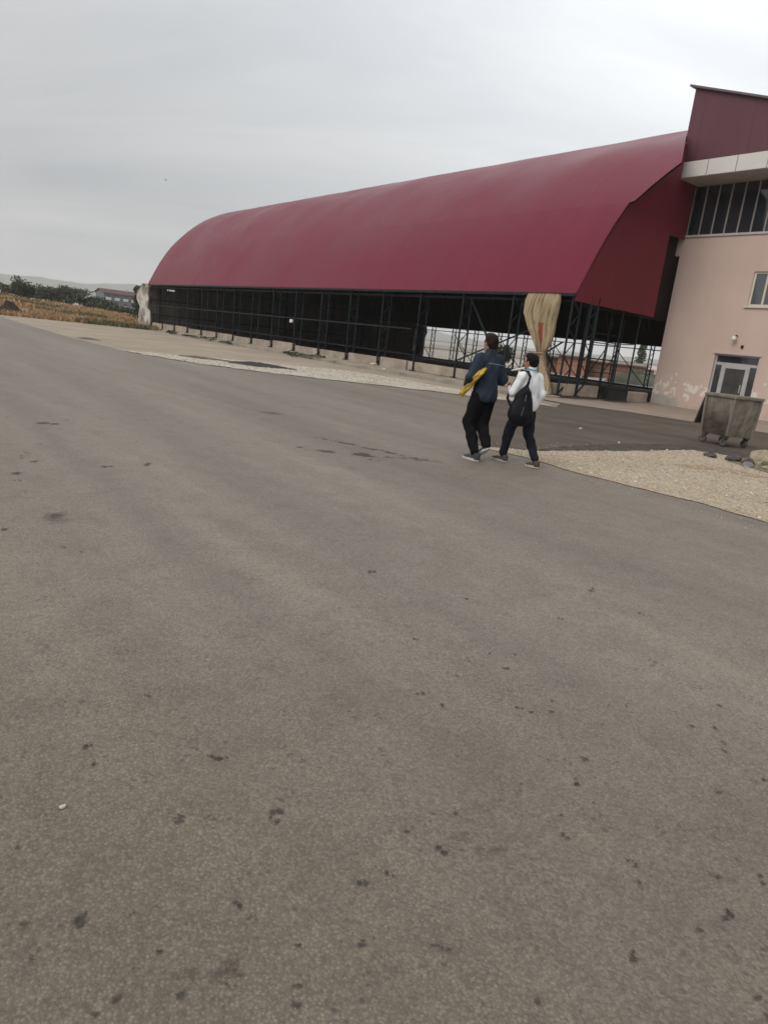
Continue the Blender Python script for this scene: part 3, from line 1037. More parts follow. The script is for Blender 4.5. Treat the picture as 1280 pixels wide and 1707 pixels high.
b.build('roof', simple('grey_roof_edge', (0.13, 0.11, 0.115), 0.6, 0.3, var=0.15), bld)
# door
dr = MB(); y = FV + 0.10
dr.box(DX0, DX1, y, y + 0.06, DZ - 0.06, DZ)
dr.box(DX0, DX1, y, y + 0.06, 1.80, 1.90)
for xa, xb in ((DX0, DX0 + 0.06), (DX1 - 0.06, DX1), (DX0 + 0.30, DX0 + 0.46), (DX1 - 0.46, DX1 - 0.30)):
    dr.box(xa, xb, y - 0.006, y + 0.066, 0.0, 1.80 if xa not in (DX0, DX1 - 0.06) else DZ - 0.06)
dr.box(DX0 + 0.46, DX1 - 0.46, y, y + 0.06, 1.70, 1.80)
dr.box(DX0 + 0.46, DX1 - 0.46, y, y + 0.06, 0.0, 0.14)
door = dr.build('door', M['alu'], bld)
b = MB(); b.box(DX0 + 0.46, DX1 - 0.46, y + 0.02, y + 0.03, 0.14, 1.70); b.build('door_pane', M['door_glass'], door)
for xa, xb, za, zb in ((DX0 + .06, DX0 + .30, 0, 1.80), (DX1 - .30, DX1 - .06, 0, 1.80), (DX0 + .06, DX1 - .06, 1.90, DZ - .06)):
    b = MB(); b.box(xa, xb, y + 0.02, y + 0.03, za, zb); b.build('side_pane', M['glass'], door)
b = MB(); b.bar((DX1 - .50, y - .05, .85), (DX1 - .50, y - .05, 1.15), .03); b.build('handle', M['alu'], door)
b = MB(); b.box(DX0 - 0.06, DX1 + 0.06, FV - 0.05, FV - 0.003, DZ + 0.003, DZ + 0.05); b.build('door_hood', M['soffit'], bld)
# window
wf = MB(); y = FV + 0.06
wf.box(WX0, WX1, y, y + .06, WZ1 - .07, WZ1); wf.box(WX0, WX1, y, y + .06, WZ0, WZ0 + .07)
for xa in (WX0, WX0 + 0.46, WX1 - .53, WX1 - .07):
    wf.box(xa, xa + .07, y - .004, y + .064, WZ0 + .07, WZ1 - .07)
win = wf.build('window', M['frame_pale'], bld)
for xa, xb in ((WX0 + .07, WX0 + .46), (WX0 + .53, WX1 - .53), (WX1 - .46, WX1 - .07)):
    b = MB(); b.box(xa, xb, y + .02, y + .03, WZ0 + .07, WZ1 - .07); b.build('pane', M['pane'], win)
b = MB(); b.box(WX0 - .08, WX1 + .08, FV - .07, FV - .003, WZ0 - .06, WZ0 - .01); b.build('sill', M['frame_pale'], win)
# wall lamp and sensor box
b = MB(); b.tube([(2.64, FV - .003, 2.87), (2.64, FV - .10, 2.90), (2.64, FV - .16, 2.86)], .02, 8)
lampb = b.build('wall_lamp', M['black'], bld)
b = MB(); b.tube([(2.60, FV - .17, 2.86), (2.60, FV - .17, 2.80), (2.60, FV - .17, 2.73), (2.60, FV - .17, 2.70)], [.04, .085, .085, .03], 12); b.build('lamp_globe', M['white_metal'], lampb, smooth=True)
b = MB(); b.box(2.86, 2.95, FV - .05, FV - .003, 2.46, 2.56); b.build('sensor_box', M['black'], bld)

# ------------------------------------------------------------------ tarps
def mat_cloth(name, c0, c1, printed=False):
    t = NT(name, 0.9, 0.15)
    v = t.coords()
    a = t.noise(t.coords((3, 3, 0.5)), 1.2, 5, 0.6)
    c = t.ramp(a, [(0.3, c0), (0.7, c1)])
    c = t.mix(t.ramp(t.noise(v, 3.0, 5, 0.65), [(0.58, 0.0), (0.8, 0.45)]), c, tuple(k * 0.55 for k in c0))
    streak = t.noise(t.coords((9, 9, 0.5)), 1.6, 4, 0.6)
    c = t.mix(1.0, c, t.ramp(streak, [(0.36, (0.62, 0.54, 0.45)), (0.46, (1.0, 1.0, 1.0))]), 'MULTIPLY')  # shade of the fold creases painted in as dark vertical streaks
    if printed:      # faded red emblem, only its folded remains show
        s3 = t.sep(v)
        jit = t.math('MULTIPLY', t.math('SUBTRACT', t.noise(v, 7, 3), 0.5), 0.10)
        def wedge(xc0, xc1, hw0, hw1, zt, zb):
            f_ = t.math('DIVIDE', t.math('SUBTRACT', zt, s3[2]), zt - zb)
            xc = t.math('ADD', t.math('MULTIPLY', f_, xc1 - xc0), xc0)
            hw = t.math('ADD', t.math('MULTIPLY', f_, hw1 - hw0), hw0)
            ins = t.math('LESS_THAN', t.math('ABSOLUTE', t.math('SUBTRACT', t.math('ADD', s3[0], jit), xc)), hw)
            ok = t.math('MULTIPLY', t.math('GREATER_THAN', f_, 0.0), t.math('LESS_THAN', f_, 1.0))
            return t.math('MULTIPLY', ins, ok)
        m_ = t.math('MAXIMUM', wedge(-0.94, -0.80, 0.12, 0.03, 2.52, 1.68), wedge(-0.70, -0.66, 0.03, 0.02, 2.50, 2.05))
        m_ = t.math('MULTIPLY', m_, t.math('LESS_THAN', s3[1], -0.30))
        c = t.mix(t.math('MULTIPLY', m_, 0.75), c, (0.30, 0.035, 0.025))
    t.color(c)
    t.bump(t.math('ADD', t.noise(t.coords((6, 6, 1.2)), 3, 4), t.math('MULTIPLY', streak, 0.8)), 0.5, 0.05)
    return t.mat


def bundle(name, keys, mat, parent, depth, folds, seed, nz=40, ns=64, v0=-0.1):
    """gathered hanging cloth: keys = (z, u_left, u_right, depth factor)"""
    r_ = random.Random(seed)
    ph = [r_.uniform(0, 6.28) for _ in range(6)]
    keys = sorted(keys, key=lambda k: -k[0])
    zs = np.linspace(keys[0][0], keys[-1][0], nz)
    kz = [k[0] for k in keys][::-1]
    def ip(col, z): return float(np.interp(z, kz, [k[col] for k in keys][::-1]))
    rows = []
    for i, z in enumerate(zs):
        ua, ub, dp = ip(1, z), ip(2, z), ip(3, z) * depth
        uc, hw = (ua + ub) / 2, abs(ub - ua) / 2
        row = []
        for j in range(ns):
            a = 2 * math.pi * j / ns
            s = math.cos(a)
            wgt = 0.25 + 1.0 * max(0.0, 1 - (s / 0.75) ** 2)      # creases gather in the middle, the side panels hang smooth
            q1 = folds * a + ph[0] + 0.5 * math.sin(z * 1.3)
            q2 = folds * 2.0 * a + ph[1] + 0.8 * math.sin(z * 0.9 + ph[5])
            f_ = 0.9 * (1 - 1.6 * abs(math.sin(q1)) ** 0.7) + 0.55 * (1 - 1.6 * abs(math.sin(q2)) ** 0.6) + 0.25 * math.sin(folds * 0.5 * a + ph[2] - z)
            f_ *= wgt
            k = 1 + 0.10 * math.sin(3 * a + z * 2.1 + ph[3]) * 0.6
            du = hw * s * k
            dv = dp * math.sin(a) * (1 + 0.55 * f_) + 0.22 * f_ * dp / 0.2
            row.append((-(uc + du * (1 + 0.03 * f_) + 0.03 * math.sin(z * 2.3 + ph[4]) + 0.05 * s * math.sin(z * 4.2 + 2.5 * s + ph[5])), v0 + dv, z))
        rows.append(row)
    b = MB()
    b.grid(rows, closed=True)
    b.f.append(tuple(range(ns))); b.mi.append(0)
    n0 = (nz - 1) * ns
    b.f.append(tuple(n0 + j for j in reversed(range(ns)))); b.mi.append(0)
    return b.build(name, mat, parent, smooth=True), rows


cur = empty('tarp_curtain', HALL_O, HALL_RZ)
tag(cur, 'beige canvas tarp gathered and tied in the middle hanging from the near hall corner', 'tarp', None)
keys = [(3.52, 0.42, 1.80, 0.8), (3.25, 0.38, 1.94, 1.1), (2.85, 0.40, 2.0, 1.2), (2.4, 0.49, 1.72, 1.1), (2.0, 0.58, 1.42, 1.0), (1.7, 0.66, 1.25, 0.85), (1.48, 0.76, 1.10, 0.6), (1.3, 0.70, 1.12, 0.7), (1.0, 0.52, 1.24, 0.85), (0.6, 0.30, 1.30, 0.95), (0.3, 0.18, 1.32, 1.0), (0.12, 0.14, 1.32, 1.0)]
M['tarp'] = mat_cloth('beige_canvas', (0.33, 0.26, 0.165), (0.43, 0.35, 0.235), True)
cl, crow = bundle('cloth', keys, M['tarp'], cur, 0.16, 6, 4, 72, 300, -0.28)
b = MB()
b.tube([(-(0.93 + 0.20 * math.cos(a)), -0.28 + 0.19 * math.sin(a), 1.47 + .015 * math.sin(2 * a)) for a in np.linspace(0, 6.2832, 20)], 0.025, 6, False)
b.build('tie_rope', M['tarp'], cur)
cur2 = empty('tarp_curtain', HALL_O, HALL_RZ)
tag(cur2, 'crumpled grey and white plastic tarp hanging at the far end corner of the hall', 'tarp')
t = NT('dirty_plastic', 0.7, 0.3)
v = t.coords()
n_ = t.noise(t.coords((1.2, 1.2, 0.7)), 1.1, 4, 0.55, 0.5)
t.color(t.ramp(n_, [(0.38, (0.20, 0.17, 0.13)), (0.48, (0.34, 0.30, 0.25)), (0.56, (0.62, 0.60, 0.56)), (0.7, (0.36, 0.32, 0.27))]))
t.bump(t.noise(v, 3, 4), 0.5, 0.1)
bundle('cloth', [(3.62, 45.7, 46.3, 1.0), (3.0, 45.75, 47.6, 1.3), (2.3, 45.7, 47.9, 1.2), (1.7, 45.9, 46.9, 1.0), (1.2, 45.6, 47.3, 1.1), (0.4, 45.5, 47.5, 1.2), (0.05, 45.5, 47.4, 1.2)], t.mat, cur2, 0.35, 5, 8, 34, 48, 0.1)
cur3 = empty('tarp_curtain', HALL_O, HALL_RZ)
tag(cur3, 'black tarp bundle hanging on the far side where the brown cladding ends', 'tarp')
bundle('cloth', [(2.75, 34.0, 35.3, 1.0), (2.0, 34.0, 35.3, 1.1), (1.0, 34.2, 35.3, 0.9), (0.1, 34.5, 35.2, 0.9)], M['black'], cur3, 0.3, 5, 3, 24, 40, 21.3)
b = MB(); b.box(-35.62, -35.42, 21.3, 21.36, 0.5, 2.55); b.build('white_edge', M['white_metal'], cur3)

# scaffold frames and a box standing inside the gable opening
def scaffold(loc, label, w=0.62, h=3.1):
    s = empty('scaffold_frame', loc, HALL_RZ + R(68))
    tag(s, label, 'scaffold')
    for q in (0, 1):
        b = MB(); b.bar((q * w, 0, 0), (q * w, 0, h), 0.036); b.build('upright', M['steel'], s)
    for z in (0.45, 1.0, 1.5, 2.1, 2.45):
        b = MB(); b.bar((0.03, 0, z), (w - 0.03, 0, z), 0.035); b.build('rung', M['steel'], s)
    b = MB(); b.bar((0, 0.03, 0.9), (w, 0.03, 1.95), 0.03); b.build('brace', M['steel'], s)
    return s
scaffold(W(0.9, 2.55, 0.0), 'dark scaffold ladder frame standing above the low black box in the hall opening')
scaffold(W(1.2, 3.75, 0.0), 'dark scaffold ladder frame nearer to the pink building in the hall opening')
b = MB(); b.box(-0.42, 0.42, -0.2, 0.2, 0.0, 0.42); b.box(-0.46, 0.46, -0.23, 0.23, 0.42, 0.46); b.box(-.46, .46, -.23, .23, 0.0, .04)
bx = b.build('steel_box', M['black'], bevel=0.012); bx.location = W(-0.15, 3.0, 0.06); bx.rotation_euler = (0, 0, HALL_RZ + R(65))
tag(bx, 'low black steel box on the ground in the gable opening of the hall', 'box')

# ------------------------------------------------------------------ dumpster
def mat_galv(name, dark):
    t = NT(name, 0.6, 0.4, 0.35)
    v = t.coords()
    a = t.noise(t.coords((2.5, 2.5, 0.7)), 1.4, 6, 0.65, 0.4)
    c = t.ramp(a, [(0.25, (0.11, 0.095, 0.075)), (0.5, (0.21, 0.185, 0.148)), (0.72, (0.30, 0.27, 0.225))])
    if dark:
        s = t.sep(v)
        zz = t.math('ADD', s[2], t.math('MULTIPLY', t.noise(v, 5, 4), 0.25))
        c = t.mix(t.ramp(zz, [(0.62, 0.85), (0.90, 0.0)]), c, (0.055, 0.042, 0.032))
    c = t.mix(t.ramp(t.noise(t.coords((9, 9, 1.5)), 1.5, 4), [(0.66, 0.0), (0.74, 0.6)]), c, (0.42, 0.40, 0.36))
    c = t.mix(t.ramp(t.noise(v, 7, 5, 0.7), [(0.60, 0.0), (0.72, 0.7)]), c, (0.05, 0.036, 0.026))
    t.color(c)
    t.bump(t.noise(v, 6, 4), 0.3, 0.03)
    return t.mat


M['galv'] = mat_galv('galvanised_steel', False)
M['galv_dark'] = mat_galv('stained_galvanised_steel', True)
M['rubber'] = simple('grey_rubber', (0.09, 0.085, 0.08), 0.8, 0.2)
dump = empty('dumpster', (6.93, 14.62, 0.012), R(22))
tag(dump, 'dented galvanised steel waste container on casters by the pink building door', 'dumpster')
HX, HY = 0.325, 0.335      # bottom half sizes
TX, TY = 0.345, 0.36      # top half sizes
Z0, Z1 = 0.21, 0.99
def ring(fx, z, bow=0.0):
    hx = HX + (TX - HX) * fx; hy = HY + (TY - HY) * fx
    pts = []
    n = 6
    cs = [(-hx, -hy), (hx, -hy), (hx, hy), (-hx, hy)]
    for q in range(4):
        a, c = Vector(cs[q]), Vector(cs[(q + 1) % 4])
        nr = Vector(((c - a).y, -(c - a).x)).normalized()
        for k in range(n):
            f_ = k / n
            p = a.lerp(c, f_) + nr * (bow * math.sin(math.pi * f_)) + nr * 0.012 * math.sin(9 * f_ + z * 11 + q)
            pts.append((p.x, p.y, z))
    return pts
b = MB()
zsx = [0, 0.04, 0.15, 0.35, 0.6, 0.85, 1.0]
rows = [ring(f_ if f_ > 0.05 else -0.25 + f_ * 5, Z0 + (Z1 - Z0) * f_, 0.015 + 0.02 * math.sin(math.pi * f_)) for f_ in zsx]
b.grid(rows, closed=True)
b.f.append(tuple(reversed(range(24)))); b.mi.append(0)
inner = [[(p[0] * 0.96, p[1] * 0.97, p[2]) for p in r_] for r_ in reversed(rows)]
b.grid(inner, closed=True)
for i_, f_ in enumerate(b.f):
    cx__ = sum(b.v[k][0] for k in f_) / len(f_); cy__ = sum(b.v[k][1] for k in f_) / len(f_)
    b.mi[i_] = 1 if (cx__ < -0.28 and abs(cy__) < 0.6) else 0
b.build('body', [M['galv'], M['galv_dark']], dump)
b = MB()
for s in (-1, 1):
    b.box(-TX - .05, TX + .05, s * (TY + .01) - .04, s * (TY + .01) + .04, Z1 - .015, Z1 + .05)
    b.box(s * (TX + .01) - .04, s * (TX + .01) + .04, -TY + .031, TY - .031, Z1 - .015, Z1 + .05)
b.build('rim', M['galv'], dump, bevel=0.015)
for sx in (-1, 1):
    for sy in (-1, 1):
        b = MB(); b.bar((sx * (HX + .005), sy * (HY + .005), Z0 + .02), (sx * (TX + .012), sy * (TY + .012), Z1 - .02), .05); b.build('corner_rib', M['galv'], dump)
# lid swung open and hanging outside the end
b = MB()
b.hexa([(-TX + .02, TY + .055, Z1 + .02), (TX - .02, TY + .055, Z1 + .02), (TX - .06, TY + .26, 0.36), (-TX + .06, TY + .26, 0.36),
        (-TX + .02, TY + .085, Z1 + .04), (TX - .02, TY + .085, Z1 + .04), (TX - .06, TY + .295, 0.38), (-TX + .06, TY + .295, 0.38)])
b.build('lid', simple('dark_lid_steel', (0.07, 0.062, 0.052), 0.6, 0.3, 0.2, var=0.3), dump, bevel=0.008)
for sx in (-1, 1):
    for sy in (-1, 1):
        cst = MB()
        cst.box(-.05, .05, -.05, .05, .175, .20)
        cst.bar((-.035, 0, .18), (-.035, .03, .08), .012, .05); cst.bar((.035, 0, .18), (.035, .03, .08), .012, .05)
        c = cst.build('caster', M['galv_dark'], dump); c.location = (sx * (HX - .04), sy * (HY - .06), 0); c.rotation_euler = (0, 0, rng.uniform(-.8, .8))
        w_ = MB()
        prof = [(-.026, .03), (-.026, .07), (-.02, .08), (.02, .08), (.026, .07), (.026, .03)]
        rows = [[(p[0], .03 + p[1] * math.cos(a), .08 + p[1] * math.sin(a)) for a in np.linspace(0, 6.2832, 18, endpoint=False)] for p in prof]
        w_.grid(rows, closed=True)
        w_.build('tyre', M['rubber'], c, smooth=True)
        w_ = MB(); w_.tube([(-.028, .03, .08), (.028, .03, .08)], .042, 12); w_.build('hub', M['galv'], c)

# ------------------------------------------------------------------ figures: smooth-blended bodies polygonised on a grid
def surface_net(fn, lo, hi, res):
    lo = np.array(lo, float); hi = np.array(hi, float)
    n = np.ceil((hi - lo) / res).astype(int) + 1
    xs_ = [lo[k] + np.arange(n[k]) * res for k in range(3)]
    X, Y, Z = np.meshgrid(*xs_, indexing='ij')
    D = fn(X, Y, Z)
    S = D < 0
    nx, ny, nz = D.shape
    corners = [(i, j, k) for i in (0, 1) for j in (0, 1) for k in (0, 1)]
    cnt = np.zeros((nx - 1, ny - 1, nz - 1), int)
    for i, j, k in corners:
        cnt += S[i:nx - 1 + i, j:ny - 1 + j, k:nz - 1 + k]
    act = (cnt > 0) & (cnt < 8)
    idx = -np.ones(act.shape, int)
    cells = np.argwhere(act)
    idx[act] = np.arange(len(cells))
    acc = np.zeros((len(cells), 3)); w = np.zeros(len(cells))
    for a in corners:
        for ax in range(3):
            if a[ax] == 1: continue
            c = list(a); c[ax] = 1
            ia = cells + np.array(a); ic = cells + np.array(c)
            da = D[ia[:, 0], ia[:, 1], ia[:, 2]]; dc = D[ic[:, 0], ic[:, 1], ic[:, 2]]
            cr = (da < 0) != (dc < 0)
            t_ = np.where(cr, da / np.where(cr, da - dc, 1), 0)
            p = np.array(a, float)[None, :].repeat(len(cells), 0)
            p[:, ax] += t_
            acc[cr] += p[cr]; w[cr] += 1
    V = lo + (cells + acc / w[:, None]) * res
    F = []
    for ax in range(3):
        b1, b2 = [(1, 2), (2, 0), (0, 1)][ax]
        sl0 = [slice(None)] * 3; sl1 = [slice(None)] * 3
        sl0[ax] = slice(0, -1); sl1[ax] = slice(1, None)
        ch = S[tuple(sl0)] != S[tuple(sl1)]
        e = np.argwhere(ch)
        e = e[(e[:, b1] > 0) & (e[:, b2] > 0) & (e[:, b1] < D.shape[b1] - 1) & (e[:, b2] < D.shape[b2] - 1)]
        ins = S[e[:, 0], e[:, 1], e[:, 2]]
        o1 = np.zeros(3, int); o1[b1] = 1
        o2 = np.zeros(3, int); o2[b2] = 1
        q = [idx[tuple((e - d_).T)] for d_ in (o1 * 0, o1, o1 + o2, o2)]
        q = np.stack(q, 1)
        q[~ins] = q[~ins][:, ::-1]
        F.append(q)
    F = np.concatenate(F)
    return V, F[:, ::-1]


def capsule(a, b_, ra, rb):
    a = np.array(a, float); b_ = np.array(b_, float)
    d = b_ - a; L2 = d @ d
    def fn(X, Y, Z):
        h = np.clip(((X - a[0]) * d[0] + (Y - a[1]) * d[1] + (Z - a[2]) * d[2]) / L2, 0, 1)
        return np.sqrt((X - a[0] - d[0] * h) ** 2 + (Y - a[1] - d[1] * h) ** 2 + (Z - a[2] - d[2] * h) ** 2) - (ra + (rb - ra) * h)
    return fn


def ell(c, r_, rz=0.0, rx=0.0):
    Rm = np.array(Matrix.Rotation(rz, 3, 'Z') @ Matrix.Rotation(rx, 3, 'X')).T
    def fn(X, Y, Z):
        x, y, z = X - c[0], Y - c[1], Z - c[2]
        a = Rm[0, 0] * x + Rm[0, 1] * y + Rm[0, 2] * z
        b_ = Rm[1, 0] * x + Rm[1, 1] * y + Rm[1, 2] * z
        d = Rm[2, 0] * x + Rm[2, 1] * y + Rm[2, 2] * z
        k0 = np.sqrt((a / r_[0]) ** 2 + (b_ / r_[1]) ** 2 + (d / r_[2]) ** 2)
        k1 = np.sqrt((a / r_[0] ** 2) ** 2 + (b_ / r_[1] ** 2) ** 2 + (d / r_[2] ** 2) ** 2)
        return k0 * (k0 - 1) / np.maximum(k1, 1e-6)
    return fn


def blend(parts, k):
    def fn(X, Y, Z):
        D = parts[0](X, Y, Z)
        for p in parts[1:]:
            e = p(X, Y, Z)
            h = np.clip(0.5 + 0.5 * (e - D) / k, 0, 1)
            D = e * (1 - h) + D * h - k * h * (1 - h)
        return D
    return fn


def sdf_obj(name, fn, lo, hi, res, mat, parent):
    V, F = surface_net(fn, lo, hi, res)
    me = bpy.data.meshes.new(name)
    me.from_pydata(V.tolist(), [], F.tolist())
    me.materials.append(mat)
    me.polygons.foreach_set('use_smooth', [True] * len(me.polygons))
    me.update()
    o = bpy.data.objects.new(name, me); COL.objects.link(o)
    o.parent = parent
    s = o.modifiers.new('smooth', 'SMOOTH'); s.factor = 0.5; s.iterations = 2
    return o


def lerp3(a, b_, t_):
    return tuple(a[k] + (b_[k] - a[k]) * t_ for k in range(3))


def hand_parts(wrist, palm_dir, side_dir, s, curl):
    """palm, four fingers of different length with bent knuckles, and a thumb leaving the side of the palm"""
    p = Vector(palm_dir).normalized(); sd = Vector(side_dir).normalized()
    nrm = p.cross(sd).normalized() * curl
    w = Vector(wrist)
    parts = [capsule(w, w + p * 0.075 * s, 0.026 * s, 0.034 * s)]
    for k, ln in enumerate((0.070, 0.080, 0.074, 0.058)):
        o = sd * (0.030 - 0.020 * k) * s
        a = w + p * 0.085 * s + o
        m_ = a + (p * 0.8 + nrm * 0.6) * ln * 0.5 * s
        e = m_ + (p * 0.25 + nrm * 0.95) * ln * 0.5 * s
        parts += [capsule(a, m_, 0.0105 * s, 0.0098 * s), capsule(m_, e, 0.0098 * s, 0.0085 * s)]
    a = w + p * 0.03 * s + sd * 0.028 * s
    m_ = a + (p * 0.6 + sd * 0.7 + nrm * 0.3) * 0.035 * s
    parts += [capsule(a, m_, 0.0125 * s, 0.011 * s), capsule(m_, m_ + (p * 0.8 + nrm * 0.6) * 0.03 * s, 0.011 * s, 0.0095 * s)]
    return parts


def person(loc, rz, P, mats, label):
    root = empty('person', loc, rz)
    tag(root, label, 'person')
    s = P['s']
    hd = P['head']; hz = P['head_turn']
    fx, fy = -math.sin(hz), math.cos(hz)          # face direction
    rx_, ry_ = math.cos(hz), math.sin(hz)         # head's right
    def H(r_, f_, u_):
        return (hd[0] + rx_ * r_ * s + fx * f_ * s, hd[1] + ry_ * r_ * s + fy * f_ * s, hd[2] + u_ * s)
    head = [ell(H(0, -.008, .02), (.078 * s, .098 * s, .098 * s), hz),
            ell(H(0, .022, -.045), (.060 * s, .074 * s, .075 * s), hz),
            ell(H(0, .055, -.092), (.030 * s, .028 * s, .024 * s), hz)]
    face = [capsule(H(0, .094, .012), H(0, .112, -.028), .009 * s, .014 * s),
            ell(H(.034, .072, .018), (.020 * s, .014 * s, .008 * s), hz), ell(H(-.034, .072, .018), (.020 * s, .014 * s, .008 * s), hz),
            ell(H(0, .090, -.058), (.026 * s, .012 * s, .009 * s), hz),
            ell(H(.079, -.004, -.012), (.012 * s, .020 * s, .032 * s), hz), ell(H(-.079, -.004, -.012), (.012 * s, .020 * s, .032 * s), hz)]
    neck_b = P['neck']
    neck = [capsule(H(0, -.012, -.06), neck_b, .052 * s, .060 * s)]
    sh_l, sh_r = P['sh_l'], P['sh_r']
    arms = []
    for sh, el, wr in ((sh_l, P['el_l'], P['wr_l']), (sh_r, P['el_r'], P['wr_r'])):
        arms += [capsule(sh, el, .048 * s, .038 * s), capsule(el, wr, .038 * s, .026 * s)]
    trunk = [ell(P['chest'], (.155 * s, .095 * s, .20 * s)), ell(P['pelvis'], (.140 * s, .100 * s, .13 * s)), capsule(P['pelvis'], P['chest'], .10 * s, .11 * s),
             capsule(sh_l, sh_r, .055 * s, .055 * s)]
    legs = []
    for hp, kn, an in ((P['hip_l'], P['kn_l'], P['an_l']), (P['hip_r'], P['kn_r'], P['an_r'])):
        legs += [capsule(hp, kn, .075 * s, .050 * s), capsule(kn, an, .050 * s, .036 * s)]
    hands = hand_parts(*P['hand_l'], s, P['curl_l']) + hand_parts(*P['hand_r'], s, P['curl_r'])
    core = blend(trunk + neck + head + legs + arms, 0.035 * s)
    bodyfn = blend([core] + face, 0.010 * s)
    full = blend([bodyfn] + hands, 0.006 * s)
    zt = hd[2] + .15 * s
    lo, hi = (-.42 * s, -.42 * s, 0.03), (.42 * s, .42 * s, zt)
    sdf_obj('body', full, lo, hi, 0.0085, mats['skin'], root)
    # hair: a shell over the skull, cut away from the face and neck
    skull = blend([ell(H(0, -.012, .028), (.089 * s, .108 * s, .104 * s), hz), ell(H(0, -.05, -.02), (.074 * s, .066 * s, .07 * s), hz), ell(H(.0, .035, .085), (.062 * s, .055 * s, .045 * s), hz)], .02 * s)
    def hairfn(X, Y, Z):
        f_ = ((X - hd[0]) * fx + (Y - hd[1]) * fy) / s
        u_ = (Z - hd[2]) / s
        line = np.where(f_ > 0.045, .062, np.where(f_ > -.012, -.012 + 0 * f_, -.072 + 0 * f_))
        cut = (line - u_) * s
        n_ = .004 * np.sin(X * 130 + 3) * np.sin(Y * 120) * np.sin(Z * 95) + .003 * np.sin(X * 60 - Z * 70)
        return np.maximum(skull(X, Y, Z) + n_, cut)
    sdf_obj('hair', hairfn, (hd[0] - .16, hd[1] - .17, hd[2] - .14), (hd[0] + .16, hd[1] + .17, zt + .02), 0.0075, mats['hair'], root)
    # upper garment
    g = P['loose']
    def dn(a, b_, t_): return lerp3(a, b_, t_)
    top = [ell(P['chest'], ((.168 + g) * s, (.112 + g * .6) * s, .23 * s)), capsule(lerp3(P['pelvis'], P['chest'], .25), P['chest'], (.128 + g) * s, (.125 + g) * s),
           ell((P['hem_c'][0], P['hem_c'][1], P['hem'] + .10 * s), ((.168 + g) * s, (.150 + g * .6) * s, .20 * s)),
           capsule(sh_l, sh_r, (.066 + g * .5) * s, (.066 + g * .5) * s), capsule(neck_b, (neck_b[0], neck_b[1] + .005, neck_b[2] + .055 * s), .066 * s, .070 * s)]
    for sh, el, wr in ((sh_l, P['el_l'], P['wr_l']), (sh_r, P['el_r'], P['wr_r'])):
        top += [capsule(sh, el, (.062 + g) * s, (.054 + g) * s), capsule(el, lerp3(el, wr, .88), (.052 + g) * s, (.040 + g * .6) * s)]
    topb = blend(top, .035 * s)
    hem, ncol = P['hem'], P['collar']
    def topfn(X, Y, Z):
        w_ = P.get('wr', 1.0) * (.006 * np.sin(Z * 17 + X * 30 + Y * 12) * np.sin(X * 19 - Z * 14 + 1) + .004 * np.sin(Z * 26 - X * 48 + Y * 40))
        tilt = hem + P['hem_tilt'] * X + .008 * np.sin(X * 20)
        inner = np.maximum(np.abs(X) - .11 * s, 0) * 0
        arm = np.abs(X - P['chest'][0]) > (.19 + g) * s
        c = np.where(arm, -1.0, tilt - Z)
        return np.maximum(np.maximum(topb(X, Y, Z) + w_, c), Z - ncol)
    sdf_obj(P['top_name'], topfn, (-.45 * s, -.45 * s, P['hem'] - .12), (.45 * s, .45 * s, ncol + .02), 0.0085, mats['top'], root)
    # trousers
    tr = [ell(P['pelvis'], (.158 * s, .118 * s, .15 * s))]
    for hp, kn, an in ((P['hip_l'], P['kn_l'], P['an_l']), (P['hip_r'], P['kn_r'], P['an_r'])):
        tr += [capsule(hp, kn, P['leg'] * .098 * s, P['leg'] * .079 * s), capsule(kn, lerp3(kn, an, .94), P['leg'] * .078 * s, P['leg'] * .058 * s)]
    trb = blend(tr, .030 * s)
    def trfn(X, Y, Z):
        w_ = .006 * np.sin(Z * 21 + X * 34 + Y * 15) * np.sin(Y * 30 - Z * 12) + .003 * np.sin(Z * 38 + Y * 40 - X * 25)
        return np.maximum(trb(X, Y, Z) + w_, .055 - Z)
    sdf_obj('trousers', trfn, (-.35 * s, -.42 * s, .03), (.35 * s, .42 * s, P['pelvis'][2] + .2), 0.0085, mats['trousers'], root)
    # shoes
    for nm, (an, yaw, pitch) in (('shoe', P['foot_l']), ('shoe', P['foot_r'])):
        e = bpy.data.objects.new(nm, None)
        u_ = [capsule((0, -.055, .035), (0, .10, .028), .040, .036), capsule((0, .10, .026), (0, .165, .022), .036, .028), ell((0, -.045, .075), (.042, .055, .055))]
        ub = blend(u_, .025)
        fnu = lambda X, Y, Z, ub=ub: np.maximum(np.maximum(ub(X, Y, Z), .012 - Z), Z - .105)
        V, F = surface_net(fnu, (-.06, -.12, -.02), (.06, .22, .13), .007)
        me = bpy.data.meshes.new(nm); me.from_pydata((V * s).tolist(), [], F.tolist()); me.materials.append(mats['shoe'])
        me.polygons.foreach_set('use_smooth', [True] * len(me.polygons)); me.update()
        so_ = bpy.data.objects.new(nm, me); COL.objects.link(so_); so_.parent = root
        so_.location = an; so_.rotation_euler = (pitch, 0, yaw)
        bs = MB()
        out = []
        for q in range(20):
            a = 2 * math.pi * q / 20
            out.append((.047 * math.cos(a) * (1 if math.sin(a) < .3 else .92), .055 + .15 * math.sin(a) * (0.97 if math.sin(a) < 0 else 1.0)))
        bs.grid([[(x_ * s, y_ * s, -.004 * s) for x_, y_ in out], [(x_ * s, y_ * s, .026 * s) for x_, y_ in out]], closed=True)
        bs.f.append(tuple(reversed(range(20)))); bs.mi.append(0)
        bs.f.append(tuple(range(20, 40))); bs.mi.append(0)
        bs.build('sole', mats['sole'], so_)
    return root


